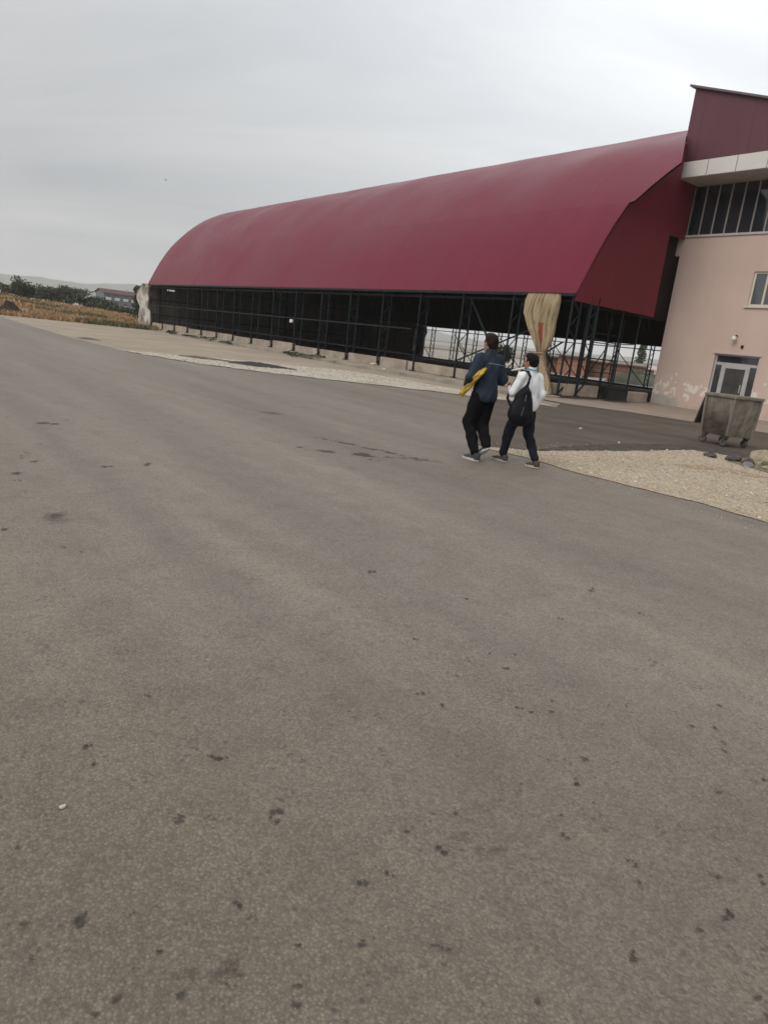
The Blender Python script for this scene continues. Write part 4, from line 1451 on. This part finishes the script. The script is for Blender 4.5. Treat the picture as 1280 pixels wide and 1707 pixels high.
skin = simple('skin', (0.36, 0.19, 0.13), 0.6, 0.35, var=0.1, scale=8)
hair = simple('dark_brown_hair', (0.020, 0.011, 0.008), 0.7, 0.12, var=0.3, scale=40, bump=0.5, bscale=150)
hair2 = simple('black_hair', (0.009, 0.007, 0.007), 0.7, 0.12, var=0.3, scale=40, bump=0.5, bscale=150)
F_YAW = R(37)
man = person((1.11, 9.0, 0.004), F_YAW, dict(
    s=0.95, head=(0.0, 0.015, 1.49), head_turn=R(-4), neck=(0, -0.01, 1.355),
    sh_l=(-.165, 0, 1.285), sh_r=(.165, 0, 1.285), el_l=(-.26, .015, 1.05), wr_l=(-.165, .16, .93), el_r=(.245, -.04, 1.05), wr_r=(.16, .14, .95),
    chest=(0, 0, 1.16), pelvis=(0, -.01, .86), hip_l=(-.085, 0, .83), hip_r=(.085, 0, .83),
    kn_l=(-.085, .120, .47), an_l=(-.075, -.05, .10), kn_r=(.075, .045, .46), an_r=(.055, -.12, .20),
    hand_l=((-.165, .16, .93), (.35, .6, -.55), (.3, .5, .8)), hand_r=((.16, .14, .95), (-.8, .5, -.1), (0, .2, .9)), curl_l=-1, curl_r=1,
    leg=1.12, loose=0.016, hem=.765, hem_tilt=-0.06, hem_c=(0, -.01), collar=1.43, top_name='jacket',
    foot_l=((-.075, -.05, .002), 0.1, 0.0), foot_r=((.055, -.105, .125), -.05, R(-36))),
    dict(skin=skin, hair=hair, top=simple('navy_jacket', (0.020, 0.032, 0.050), 0.8, 0.25, var=0.2, scale=6, bump=0.3, bscale=30),
         trousers=simple('black_trousers', (0.006, 0.006, 0.007), 0.85, 0.15, var=0.3, scale=8),
         shoe=simple('grey_shoe', (0.045, 0.05, 0.056), 0.7, 0.3), sole=simple('white_sole', (0.50, 0.48, 0.46), 0.7, 0.3, var=0.1)),
    'taller person in navy jacket and black trousers walking with a yellow folder under the arm')
# pale seam line across the jacket back
jk = [c for c in man.children if c.name.startswith('jacket')][0]
b = MB(); b.tube([(-.13, -.137, 1.245), (-.05, -.150, 1.243), (.05, -.150, 1.238), (.12, -.139, 1.232)], .0035, 5)
b.build('seam_piping', simple('grey_piping', (0.22, 0.24, 0.27), 0.7, 0.3), man)

boy = person((1.66, 9.0, 0.004), F_YAW, dict(
    s=0.86, head=(-.01, .02, 1.315), head_turn=R(14), neck=(0, -.005, 1.195),
    sh_l=(-.148, 0, 1.125), sh_r=(.148, 0, 1.125), el_l=(-.215, .055, .92), wr_l=(-.12, .21, .96), el_r=(.195, -.05, .92), wr_r=(.165, .0, .735),
    chest=(0, 0, 1.02), pelvis=(0, 0, .76), hip_l=(-.078, 0, .73), hip_r=(.078, 0, .73),
    kn_l=(-.08, .15, .41), an_l=(-.075, .20, .09), kn_r=(.08, -.05, .40), an_r=(.075, -.235, .10),
    hand_l=((-.12, .21, .96), (.7, .5, .2), (.2, -.3, .9)), hand_r=((.165, .0, .735), (-.1, .25, -.95), (-.3, .9, .2)), curl_l=-1, curl_r=1,
    wr=0.5, leg=1.0, loose=0.008, hem=.70, hem_tilt=0.0, hem_c=(0, 0), collar=1.262, top_name='shirt',
    foot_l=((-.075, .20, .002), .15, R(0)), foot_r=((.075, -.235, .004), -.1, R(-3))),
    dict(skin=skin, hair=hair2, top=simple('white_shirt', (0.78, 0.79, 0.83), 0.85, 0.2, var=0.06, scale=8, bump=0.25, bscale=25),
         trousers=simple('dark_navy_trousers', (0.012, 0.014, 0.020), 0.85, 0.15, var=0.3, scale=8),
         shoe=simple('brown_shoe', (0.075, 0.058, 0.044), 0.7, 0.3), sole=simple('cream_sole', (0.48, 0.44, 0.38), 0.7, 0.3, var=0.1)),
    'shorter person in white shirt and dark trousers with black bag slung over one shoulder')
b = MB()
b.tube([(-.01 + .066 * math.cos(a), -.012 + .066 * math.sin(a), 1.232 + .010 * math.sin(a)) for a in np.linspace(0, 6.2832, 24)], .008, 6, False)
b.build('lanyard', simple('blue_lanyard', (0.10, 0.26, 0.40), 0.7, 0.3), boy)

# yellow folder clutched under the taller person's arm
fm = NT('yellow_folder', 0.55, 0.35)
v = fm.coords()
fm.color(fm.ramp(fm.noise(v, 14, 4), [(0.3, (0.50, 0.30, 0.025)), (0.7, (0.66, 0.44, 0.05))]))
fm.bump(fm.noise(v, 18, 4), 0.6, 0.02)
mw = Matrix.Translation(man.location) @ Matrix.Rotation(F_YAW, 4, 'Z')
fo = empty('folder', mw @ Vector((-.20, .03, .995)), F_YAW)
tag(fo, 'crumpled yellow plastic folder held under the arm of the taller person', 'folder')
d_ = Vector((.05, .36, -.32)).normalized(); wd = Vector((.75, .55, .15)).normalized(); nn = d_.cross(wd).normalized(); wd = nn.cross(d_)
def sheetf(off, th, L0, L1, wv, seed):
    b = MB()
    rows = []
    for side in (1, -1):
        rr = []
        for i in range(13):
            f_ = L0 + (L1 - L0) * i / 12
            rr.append([tuple(d_ * f_ + wd * (wv * (q / 5 - .45)) + nn * (off + side * th + .010 * math.sin(f_ * 30 + q * 1.3 + seed))) for q in range(6)])
        rows.append(rr)
    b.grid(rows[0]); b.grid([list(reversed(r_)) for r_ in rows[1]])
    n1 = 13 * 6
    edge = [i * 6 for i in range(13)] + [12 * 6 + q for q in range(1, 6)] + [i * 6 + 5 for i in range(11, -1, -1)] + [q for q in range(4, 0, -1)]
    e2 = []
    for i in edge:
        r0, q0 = divmod(i, 6)
        e2.append(n1 + r0 * 6 + (5 - q0))
    for k in range(len(edge)):
        k2 = (k + 1) % len(edge)
        b.f.append((edge[k], edge[k2], e2[k2], e2[k])); b.mi.append(0)
    return b
sheetf(.012, .012, -.23, .24, .17, 0).build('cover', fm.mat, fo, smooth=True)
sheetf(-.016, .010, -.20, .25, .16, 2).build('cover', fm.mat, fo, smooth=True)
sheetf(-.002, .003, -.20, .225, .15, 1).build('papers', M['white_metal'], fo)

# black bag slung across the shorter person's back
mb = Matrix.Translation(boy.location) @ Matrix.Rotation(F_YAW, 4, 'Z')
bag = empty('shoulder_bag', mb @ Vector((0, 0, 0)), F_YAW)
tag(bag, 'black pear-shaped shoulder bag hanging behind the hip of the person in white shirt', 'bag')
bagm = simple('black_nylon', (0.008, 0.008, 0.011), 0.6, 0.15, var=0.35, scale=5, bump=0.5, bscale=12)
bf = blend([ell((-.23, -.14, .68), (.165, .095, .165), R(-25)), ell((-.215, -.14, .83), (.125, .078, .15), R(-25)), capsule((-.195, -.14, .95), (-.175, -.13, 1.03), .06, .026)], .05)
def bagfn(X, Y, Z): return bf(X, Y, Z) + .006 * np.sin(Z * 30 + X * 25) * np.sin(X * 28 - Z * 12)
sdf_obj('bag_body', bagfn, (-.48, -.36, .46), (.04, .08, 1.1), .009, bagm, bag)
b = MB()
b.tube([(-.19, -.135, .98), (-.165, -.135, 1.06), (-.130, -.115, 1.14), (-.108, -.05, 1.195), (-.108, .03, 1.19), (-.13, .115, 1.08), (-.19, .14, .95), (-.27, .08, .84), (-.30, -.04, .74)], [.018] * 9, 8)
b.build('strap', bagm, bag, smooth=True)
b = MB(); b.tube([(-.09, -.21, .66), (-.085, -.225, .60), (-.09, -.225, .50)], [.012, .010, .008], 6); b.build('strap_tail', bagm, bag)
b = MB(); b.tube([(-.29, -.215, .66), (-.275, -.222, .74), (-.255, -.208, .84), (-.235, -.20, .92)], .004, 5); b.build('zip', simple('grey_zip', (0.10, 0.10, 0.11), 0.4, 0.6), bag)

# ------------------------------------------------------------------ rocks, rubble, litter
def rock(loc, r_, mat, name, label, cat, group=None, flat=0.7):
    bm = bmesh.new()
    bmesh.ops.create_icosphere(bm, subdivisions=3, radius=1)
    ax = (rng.uniform(.8, 1.3), rng.uniform(.7, 1.0), flat * rng.uniform(.8, 1.1))
    pl = [(Vector((rng.gauss(0, 1), rng.gauss(0, 1), rng.gauss(0, 1))).normalized(), rng.uniform(.62, .9)) for _ in range(9)]
    for v in bm.verts:
        for n_, d0 in pl:
            e = v.co.dot(n_) - d0
            if e > 0: v.co -= n_ * e * .9
        v.co *= 1 + .05 * math.sin(v.co.x * 9 + r_ * 40) * math.sin(v.co.y * 8 + v.co.z * 7)
        v.co = Vector((v.co.x * ax[0], v.co.y * ax[1], v.co.z * ax[2])) * r_
    me = bpy.data.meshes.new(name); bm.to_mesh(me); bm.free()
    me.materials.append(mat)
    o = bpy.data.objects.new(name, me); COL.objects.link(o)
    o.location = loc; o.rotation_euler = (0, 0, rng.uniform(0, 6.28))
    return tag(o, label, cat, group)


rk = simple('tan_rock', (0.34, 0.285, 0.21), 0.95, 0.1, var=0.3, scale=8, bump=0.5)
rkd = simple('dark_rock', (0.085, 0.075, 0.068), 0.9, 0.15, var=0.4, scale=8, bump=0.5)
rkb = simple('bluish_rock', (0.19, 0.18, 0.19), 0.9, 0.15, var=0.3, scale=8, bump=0.5)
sheet('rubble_soil', wobble([(5.75, 12.0), (6.2, 12.5), (7.2, 12.9), (9.5, 11.5), (9.5, 8.5), (6.6, 9.3), (5.9, 10.3), (5.95, 11.2)], .15, .06, 21), 0.017, simple('rubble_dirt', (0.17, 0.145, 0.10), 0.95, 0.1, var=0.45, scale=3, bump=0.8, bscale=16))
rock((6.42, 12.05, .10), .26, rk, 'rock', 'large tan boulder on the rubble heap at the right edge', 'rock')
rock((5.92, 12.02, .05), .14, rkd, 'rock', 'dark slab of broken asphalt between gravel and tan boulder', 'rock')
rock((6.02, 11.70, .04), .12, rkd, 'rock', 'dark lump under the tan boulder on the gravel border', 'rock')
rock((5.88, 11.40, .03), .10, rkb, 'rock', 'small bluish grey stone at the gravel border below the dark lump', 'rock')
rock((5.62, 12.25, .03), .15, rkd, 'rock', 'flat brown clod at the broken asphalt edge', 'rock', flat=.4)
for k in range(34):
    x, y = rng.uniform(6.0, 7.3), rng.uniform(9.6, 11.9)
    if x < 5.95 + (11.2 - y) * .1: continue
    rock((x, y, .03), rng.uniform(.03, .085), [rk, rk, rkb, st_m[0]][k % 4], 'rubble_stone', 'small loose stone of the rubble heap at the right edge', 'stone', 'stones of the rubble heap')
rock((-0.83, 1.71, .006), .009, st_m[3], 'pebble', 'single white pebble on the asphalt at the left foreground', 'pebble')
rock((2.14, 10.62, .02), .05, st_m[3], 'stone', 'white stone where the gravel meets the dark asphalt behind the boys', 'stone')
rock((4.15, 12.75, .02), .03, st_m[3], 'stone', 'small white stone on the dark forecourt edge near the gravel', 'stone')
rock((3.9, 14.6, .02), .035, st_m[3], 'stone', 'lone white stone out on the dark forecourt asphalt', 'stone')
for (u, v, r_) in ((11.0, -.35, .16), (8.0, -1.9, .10), (0.85, -.6, .17), (0.35, -.5, .2), (39.5, -1.0, .22), (20.3, .15, .12)):
    rock(W(u, v, .12 if v > -1.9 else .1), r_, st_m[3], 'stone', 'white rubble stone lying on the concrete base of the hall', 'stone', 'white stones along the hall base', .5)
# white board lying on the hall base behind the boys
b = MB(); b.hexa([(-2.35, -.12, .72), (-1.70, -.10, .86), (-1.70, .06, .86), (-2.35, .06, .72), (-2.35, -.12, .76), (-1.70, -.10, .94), (-1.70, .06, .94), (-2.35, .06, .76)])
b.box(-2.05, -1.95, -.05, .0, .085, .80)
pl = b.build('board', M['white_metal'], bevel=.02); pl.location = HALL_O; pl.rotation_euler = (0, 0, HALL_RZ)
tag(pl, 'white board propped against the hall plinth behind the boy in white', 'board')

# tar left-overs on the gravel band
tar = simple('black_tar', (0.022, 0.020, 0.019), 0.75, 0.3, var=0.4, scale=4, bump=0.8, bscale=14)
tar2 = simple('brown_tar', (0.11, 0.085, 0.068), 0.85, 0.2, var=0.35, scale=4, bump=0.6, bscale=14)
def heap(loc, rx_, ry_, h_, rot, mat, name, label, cat):
    b = MB()
    rows = [[(0, 0, h_)] * 22]
    for i in range(1, 8):
        f_ = i / 7
        rows.append([(rx_ * f_ * math.cos(a) * (1 + .22 * math.sin(3 * a + 1) + .12 * math.sin(7 * a)), ry_ * f_ * math.sin(a) * (1 + .2 * math.sin(4 * a)), h_ * (1 - f_ ** 1.6) * (1 + .14 * math.sin(5 * a + i) + .10 * math.sin(3 * a - i * 1.7)) - .01 * (i == 7)) for a in np.linspace(0, 6.2832, 22, endpoint=False)])
    b.grid(rows, closed=True)
    o = b.build(name, mat, smooth=True); o.location = loc; o.rotation_euler = (0, 0, rot)
    return tag(o, label, cat)
heap((-4.9, 24.2, .01), 1.15, 0.8, .10, R(-10), tar, 'tar_heap', 'flat black heap of leftover tar on the white gravel band', 'tar')
heap((-7.0, 24.75, .01), 1.0, .5, .05, R(-8), tar2, 'tar_heap', 'brownish flattened tar patch left of the black tar heap', 'tar')
heap((-6.0, 24.5, .01), .55, .16, .03, R(-12), tar, 'tar_heap', 'thin black tar streak between the two tar patches', 'tar')
heap((-13.2, 29.6, .0), .5, .35, .05, R(-20), tar2, 'tar_heap', 'small dark tar patch on the road edge at the left', 'tar')
heap((-30.2, 54.1, .1), .85, .6, .85, .4, simple('dark_soil', (0.06, 0.042, 0.032), 0.95, 0.1, var=0.3, scale=2, bump=0.6, bscale=8), 'dirt_heap', 'dark brown heap of soil beside the road at the left edge', 'soil')

# ------------------------------------------------------------------ field, weeds, bushes, house, hills
def field_z(x, y):
    p = Vector((x, y, 0)) - HALL_O
    u, v = p.dot(UL), p.dot(UV)
    d = math.hypot(x, y)
    az = math.degrees(math.atan2(x, y))
    k = max(0.0, min(1.0, (d - 58) / 45))
    lft = max(0.0, min(1.0, (-20 - az) / 10))
    return k * (0.35 + 1.05 * lft) + 0.12 * math.sin(x * .31) * math.sin(y * .23) * min(1, k * 4) + .05 * math.sin(x * 1.1 + y * .7) * min(1, k * 6)


def mat_field():
    t = NT('dry_field', 0.95, 0.05)
    v = t.coords()
    a = t.noise(v, 0.13, 5, 0.6)
    bnz = t.noise(t.coords((1, 1, 1)), 1.1, 6, 0.7)
    c = t.ramp(a, [(0.30, (0.23, 0.185, 0.11)), (0.5, (0.36, 0.25, 0.14)), (0.68, (0.45, 0.36, 0.25))])
    c = t.mix(1.0, c, t.ramp(bnz, [(0.3, 0.65), (0.7, 1.2)]), 'MULTIPLY')
    t.color(c)
    t.bump(bnz, 0.8, 0.2)
    return t.mat


M['field'] = mat_field()
b = MB()
rows = []
for i in range(40):
    d = 57 + 95 * (i / 39) ** 1.3
    row = []
    for j in range(60):
        az = R(-48 + 32 * j / 59)
        dd = d
        x, y = dd * math.sin(az), dd * math.cos(az)
        row.append((x, y, field_z(x, y) - (0.03 if i == 0 else 0)))
    rows.append(row)
b.grid(rows)
fld = b.build('field', M['field'], smooth=True); tag(fld, kind='structure')
# dry grass tufts
b = MB()
gm = [simple('straw_grass', (0.40, 0.275, 0.155), 0.9, 0.1, var=0.3, scale=1), simple('tan_grass', (0.30, 0.20, 0.115), 0.9, 0.1, var=0.3, scale=1), simple('olive_grass', (0.15, 0.135, 0.07), 0.9, 0.1, var=0.3, scale=1)]
for k in range(6500):
    d = 57.5 + 50 * rng.random() ** 1.4
    az = R(rng.uniform(-37, -19))
    x, y = d * math.sin(az), d * math.cos(az)
    z = field_z(x, y)
    b.cur = 2 if (math.sin(x * .35) * math.sin(y * .29 + 1) > .45) else rng.choice((0, 0, 1))
    for q in range(3):
        a = rng.uniform(0, 6.28); w_ = rng.uniform(.05, .14); h_ = rng.uniform(.12, .38)
        b.quad((x + w_ * math.cos(a), y + w_ * math.sin(a), z - .03), (x - w_ * math.cos(a), y - w_ * math.sin(a), z - .03), (x + rng.uniform(-.15, .15), y + rng.uniform(-.15, .15), z + h_))
dg = b.build('dry_grass', gm); tag(dg, 'straw-coloured dry grass covering the field beyond the road', 'grass', kind='stuff')

leafm = [simple('leaf_dark', (0.050, 0.064, 0.042), 0.8, 0.2, var=0.4, scale=1), simple('leaf_mid', (0.080, 0.098, 0.060), 0.8, 0.2, var=0.4, scale=1), simple('leaf_pale', (0.115, 0.128, 0.075), 0.8, 0.2, var=0.4, scale=1)]
bark = simple('bark', (0.09, 0.065, 0.045), 0.9, 0.1)


def crown_mesh(w, h, n, seed, leaf=.16, lobes=7, narrow=False):
    r_ = random.Random(seed)
    b = MB()
    L_ = []
    for k in range(lobes):
        if narrow:
            L_.append((r_.uniform(-.2, .2) * w, r_.uniform(-.2, .2) * w, h * (.12 + .82 * k / lobes), w * .5 * (1.0 - .55 * k / lobes), h / lobes * 1.1))
        else:
            L_.append((r_.uniform(-.5, .5) * w, r_.uniform(-.5, .5) * w, h * r_.uniform(.25, .78), w * r_.uniform(.22, .38), h * r_.uniform(.18, .30)))
    for k in range(n):
        lb = r_.choice(L_)
        a, e = r_.uniform(0, 6.28), r_.uniform(-1, 1)
        rr = r_.random() ** .45
        c = math.sqrt(1 - e * e)
        p = Vector((lb[0] + lb[3] * rr * c * math.cos(a), lb[1] + lb[3] * rr * c * math.sin(a), max(.05, lb[2] + lb[4] * rr * e)))
        b.cur = r_.choices((0, 1, 2), (5, 4, 1.5))[0]
        n1 = Vector((r_.gauss(0, 1), r_.gauss(0, 1), r_.gauss(0, 1))).normalized()
        n2 = n1.orthogonal().normalized(); n3 = n1.cross(n2)
        s = leaf * r_.uniform(.6, 1.4)
        b.quad(p - n2 * s, p + n3 * s * .6, p + n2 * s, p - n3 * s * .6)
    return b


def bush(loc, w, h, seed, label, group, n=900, name='bush', narrow=False, leaf=.16, cat='bush'):
    e = empty(name, loc)
    tag(e, label, cat, group)
    crown_mesh(w, h, n, seed, leaf, 9 if not narrow else 10, narrow).build('crown', leafm, e)
    b = MB()
    b.tube([(0, 0, -.2), (.05, 0, h * .3), (.02, .04, h * .65)], [.09, .07, .03], 6)
    b.tube([(.04, 0, h * .25), (w * .2, .05, h * .55)], [.05, .02], 5)
    b.tube([(.04, 0, h * .28), (-w * .18, -.05, h * .6)], [.05, .02], 5)
    b.build('trunk', bark, e)
    return e


BG = 'bushes behind the dry field'
hedge = [(-59.27, 104.34, 2.1, 3.2), (-57.42, 105.37, 3.5, 2.2), (-56.3, 106.0, 2.4, 2.6), (-55.33, 106.48, 2.5, 3.2), (-54.2, 107.2, 2.6, 3.4), (-53.17, 107.58, 2.6, 3.2), (-52.1, 108.2, 2.4, 3.2),
         (-50.94, 108.65, 3.0, 3.4), (-49.9, 109.1, 2.8, 3.2), (-49.03, 109.53, 2.5, 3.0), (-47.9, 110.0, 1.9, 3.0), (-46.9, 110.4, 1.7, 3.4), (-45.7, 110.9, 1.5, 3.4), (-44.5, 111.4, 1.3, 3.2), (-43.44, 111.86, 1.2, 3.2), (-42.3, 112.2, 1.3, 3.0)]
for k, (x, y, h_, w_) in enumerate(hedge):
    if k == 1:
        bush((x, y, field_z(x, y) - .1), w_, h_, 100 + k, 'tall narrow dark bush rising above the row behind the dry field', BG, 1100)
    else:
        bush((x, y, field_z(x, y) - .1), w_, h_, 100 + k, 'round dark green bush in the row behind the dry field', BG, 1000)
bush((-28.6, 76.9, .1), 1.8, 3.9, 77, 'slim dark tree close behind the far end of the hall', None, 1500, 'tree', True, .15, 'tree')
bush((-60.9, 103.0, field_z(-60.9, 103)), 1.5, 4.9, 78, 'dark narrow tree cut by the left edge of the view', None, 700, 'tree', True, .15, 'tree')
for k, (u, v) in enumerate(((43.5, -2.25), (41.2, -2.3), (37.5, -2.2), (33.0, -2.25), (29.0, -2.2), (26.5, -2.25), (23.9, -2.4), (15.5, -2.3), (14.6, -2.2), (13.6, -2.3))):
    e = empty('weed', W(u, v, 0.0)); tag(e, 'low dusty weed growing along the kerb of the hall', 'weed', 'weeds along the hall kerb')
    crown_mesh(rng.uniform(.6, 1.3), rng.uniform(.18, .3), 260, 300 + k, .045, 6).build('leaves', leafm, e)
    b = MB(); b.tube([(0, 0, -.02), (.02, .01, .1)], [.012, .006], 5); b.build('stem', bark, e)

# far house
hs = empty('house', (-96.4, 241.4, 0.0), R(42))
tag(hs, 'distant blue-grey house with red pitched roof and white window bands', 'house')
hw = simple('blue_grey_wall', (0.145, 0.16, 0.185), 0.8, 0.2, var=0.1)
hr = simple('red_tile', (0.10, 0.052, 0.052), 0.8, 0.2, var=0.2)
hwh = simple('white_band', (0.62, 0.62, 0.62), 0.7, 0.2, var=0.06)
b = MB(); b.box(-7, 7, -4, 4, 0, 5.6); b.quad((-7, -4, 5.6), (-7, 4, 5.6), (-7, 0, 6.7)); b.quad((7, 4, 5.6), (7, -4, 5.6), (7, 0, 6.7)); b.build('wall', hw, hs)
b = MB()
for s in (-1, 1):
    b.hexa([(-7.5, s * 4.7, 5.45), (7.5, s * 4.7, 5.45), (7.5, 0, 6.8), (-7.5, 0, 6.8), (-7.5, s * 4.7, 5.62), (7.5, s * 4.7, 5.62), (7.5, 0, 6.97), (-7.5, 0, 6.97)])
rf = b.build('roof', hr, hs)
b = MB(); b.box(1.2, 1.9, -.5, .3, 6.6, 7.5); b.build('chimney', hwh, rf)
for z in (1.2, 3.6):
    for x in (-6.4, -3.6, -0.8, 2.0, 4.6):
        b = MB(); b.box(x, x + 1.7, -4.25, -4.02, z - .15, z + .75); b.build('balcony', hwh, hs)
        b = MB(); b.box(x + .2, x + 1.5, -4.012, -4.003, z + .75, z + 1.5); b.build('window', M['glass'], hs)

hs2 = empty('house', (-101.0, 262.0, 0.0), R(20))
tag(hs2, 'distant pale house with pinkish roof right of the blue-grey house', 'house')
hs2.location = (-95.5, 256, 0)
b = MB(); b.box(-5, 5, -4, 4, 0, 5.2); b.build('wall', simple('cream_wall', (0.5, 0.46, 0.42), 0.8, 0.2), hs2)
b = MB(); b.hexa([(-5.5, -4.5, 5.2), (5.5, -4.5, 5.2), (5.5, 4.5, 5.2), (-5.5, 4.5, 5.2), (-5.5, -.2, 6.9), (5.5, -.2, 6.9), (5.5, .2, 6.9), (-5.5, .2, 6.9)]); b.build('roof', simple('pink_tile', (0.42, 0.27, 0.24), 0.8, 0.2), hs2)
for x in (-3, 0, 3):
    b = MB(); b.box(x - .6, x + .6, -4.012, -4.003, 3.0, 4.3); b.build('window', M['glass'], hs2)

# hills
b = MB()
rows = []
for i in range(9):
    f_ = i / 8
    row = []
    for j in range(160):
        az = -50 + 110 * j / 159
        d = 2350 + 750 * f_
        hgt = 80 + 10 * math.sin(az * .33 + 1.2) + 4 * math.sin(az * 1.1) + 1.8 * math.sin(az * 2.9) + 1.0 * math.sin(az * 6.1 + i)
        if az > -12: hgt *= max(.35, 1 - (az + 12) / 30)
        z = hgt * math.sin(math.pi / 2 * min(1, f_ * 1.6)) ** 1.2 * (1 if f_ < .8 else 1 - .2 * (f_ - .8) / .2) + .4 * math.sin(az * 23 + i)
        row.append((d * math.sin(R(az)), d * math.cos(R(az)), z - .5))
    rows.append(row)
b.grid(rows)
hl = b.build('hills', simple('hill_scrub', (0.12, 0.11, 0.08), 0.95, 0.05, var=0.35, scale=.01), smooth=True); tag(hl, kind='structure')

# ------------------------------------------------------------------ things seen through the open hall
def shed(name, loc, rz, L_, D_, h_, wallm, roofm, label, cat='shed', rise=0.35, openings=()):
    e = empty(name, loc, rz); tag(e, label, cat)
    b = MB(); b.box(0, L_, 0, D_, -.05, h_); b.build('wall', wallm, e)
    b = MB(); b.hexa([(-.25, -.3, h_ + .003), (L_ + .25, -.3, h_ + .003), (L_ + .25, D_ + .3, h_ + .003), (-.25, D_ + .3, h_ + .003), (-.25, -.3, h_ + .1), (L_ + .25, -.3, h_ + .1), (L_ + .25, D_ + .3, h_ + .1 + rise), (-.25, D_ + .3, h_ + .1 + rise)]); b.build('roof', roofm, e)
    for (x0, x1, z0, z1, nm, mt) in openings:
        b = MB(); b.box(x0, x1, -.03, -.003, z0, z1); b.build(nm, mt, e)
    return e
sheet('yard', [(-6, 50), (16, 42), (40, 44), (45, 70), (10, 90), (-10, 80)], -0.006, simple('pale_yard', (0.36, 0.345, 0.32), 0.95, 0.1, var=0.15, scale=.3))
bw_ = empty('boundary_wall', (0.5, 78.0, 0), R(-7)); tag(bw_, 'low pale boundary wall far beyond the open hall', 'wall')
b = MB(); b.box(0, 13, 0, .2, -.05, .85); b.build('wall', simple('pale_wall', (0.62, 0.60, 0.56), 0.9, 0.1, var=.1), bw_)
b = MB(); b.box(-.05, 13.05, -.06, .26, .853, .93); b.build('coping', M['soffit'], bw_)
shed('shed', (13.4, 61.2, 0), R(-16), 2.6, 4, 1.55, simple('salmon_wall', (0.46, 0.24, 0.17), 0.9, 0.1, var=0.12), simple('grey_sheet', (0.30, 0.28, 0.27), 0.8, 0.2), 'salmon pink shed seen through the open hall beside the tied tarp', rise=.2)
shed('shed', (11.6, 66.0, 0), R(-14), 10.5, 4, 1.35, simple('brown_wall', (0.24, 0.145, 0.11), 0.9, 0.1, var=0.25), simple('brown_sheet', (0.22, 0.18, 0.16), 0.8, 0.2), 'long brown shed seen through the open hall behind the salmon shed', rise=.25)
shed('shed', (19.8, 69.5, 0), R(-18), 4.6, 5, 1.15, simple('greyish_wall', (0.28, 0.27, 0.24), 0.9, 0.1, var=0.25), simple('pale_pink_sheet', (0.50, 0.40, 0.36), 0.8, 0.2), 'small shed with pale sheet roof seen through the hall near the pink building', rise=.3)
heap((18.4, 55.0, 0), 2.4, 1.6, 1.05, R(-10), simple('grey_green_soil', (0.12, 0.125, 0.095), 0.95, 0.1, var=.3, scale=1, bump=.5), 'soil_mound', 'grey-green mound of soil behind the hall near the pink building', 'mound')
bush((41.1, 123.3, 0), 1.7, 10.5, 55, 'tall narrow poplar seen through the open hall', None, 2600, 'poplar_tree', True, .17, 'tree')
bush((20.55, 87.6, 0), 1.3, 2.6, 56, 'small greyish tree seen through the hall above the salmon shed', None, 600, 'tree', False, .12, 'tree')
bush((9.8, 70.5, 0), 2.6, 2.0, 57, 'greenish bush standing in front of the low pale wall beyond the hall', None, 900, 'bush')

# bird high over the field
bd = empty('bird', (-19.37, 56.79, 11.18), R(60)); tag(bd, 'tiny dark bird flying in the grey sky at the left', 'bird')
b = MB()
b.tube([(0, -.16, 0), (0, -.10, .005), (0, 0, .01), (0, .10, .01), (0, .15, .015), (0, .18, .01)], [.005, .03, .04, .028, .026, .006], 8)
for s in (-1, 1):
    b.hexa([(0, -.05, .01), (0, .06, .01), (s * .24, .03, .09), (s * .24, -.03, .09), (0, -.05, .022), (0, .06, .022), (s * .24, .03, .096), (s * .24, -.03, .096)])
b.hexa([(-.015, -.15, 0), (.015, -.15, 0), (.04, -.25, .01), (-.04, -.25, .01), (-.015, -.15, .01), (.015, -.15, .01), (.04, -.25, .016), (-.04, -.25, .016)])
b.build('body', M['black'], bd, smooth=True)
bd.scale = (.6, .6, .6)

# ------------------------------------------------------------------ haze
b = MB(); b.box(-3600, 3600, -3600, 3600, -1.5, 120)
hz = b.build('haze', bpy.data.materials.new('haze_air')); tag(hz, 'thin pale haze in the air', 'haze', kind='stuff')
hm = hz.data.materials[0]; hm.use_nodes = True
hm.node_tree.nodes.clear()
ho = hm.node_tree.nodes.new('ShaderNodeOutputMaterial'); hv = hm.node_tree.nodes.new('ShaderNodeVolumePrincipled')
hv.inputs['Color'].default_value = (0.90, 0.92, 0.94, 1)
hv.inputs['Density'].default_value = 0.00034
hm.node_tree.links.new(hv.outputs[0], ho.inputs['Volume'])
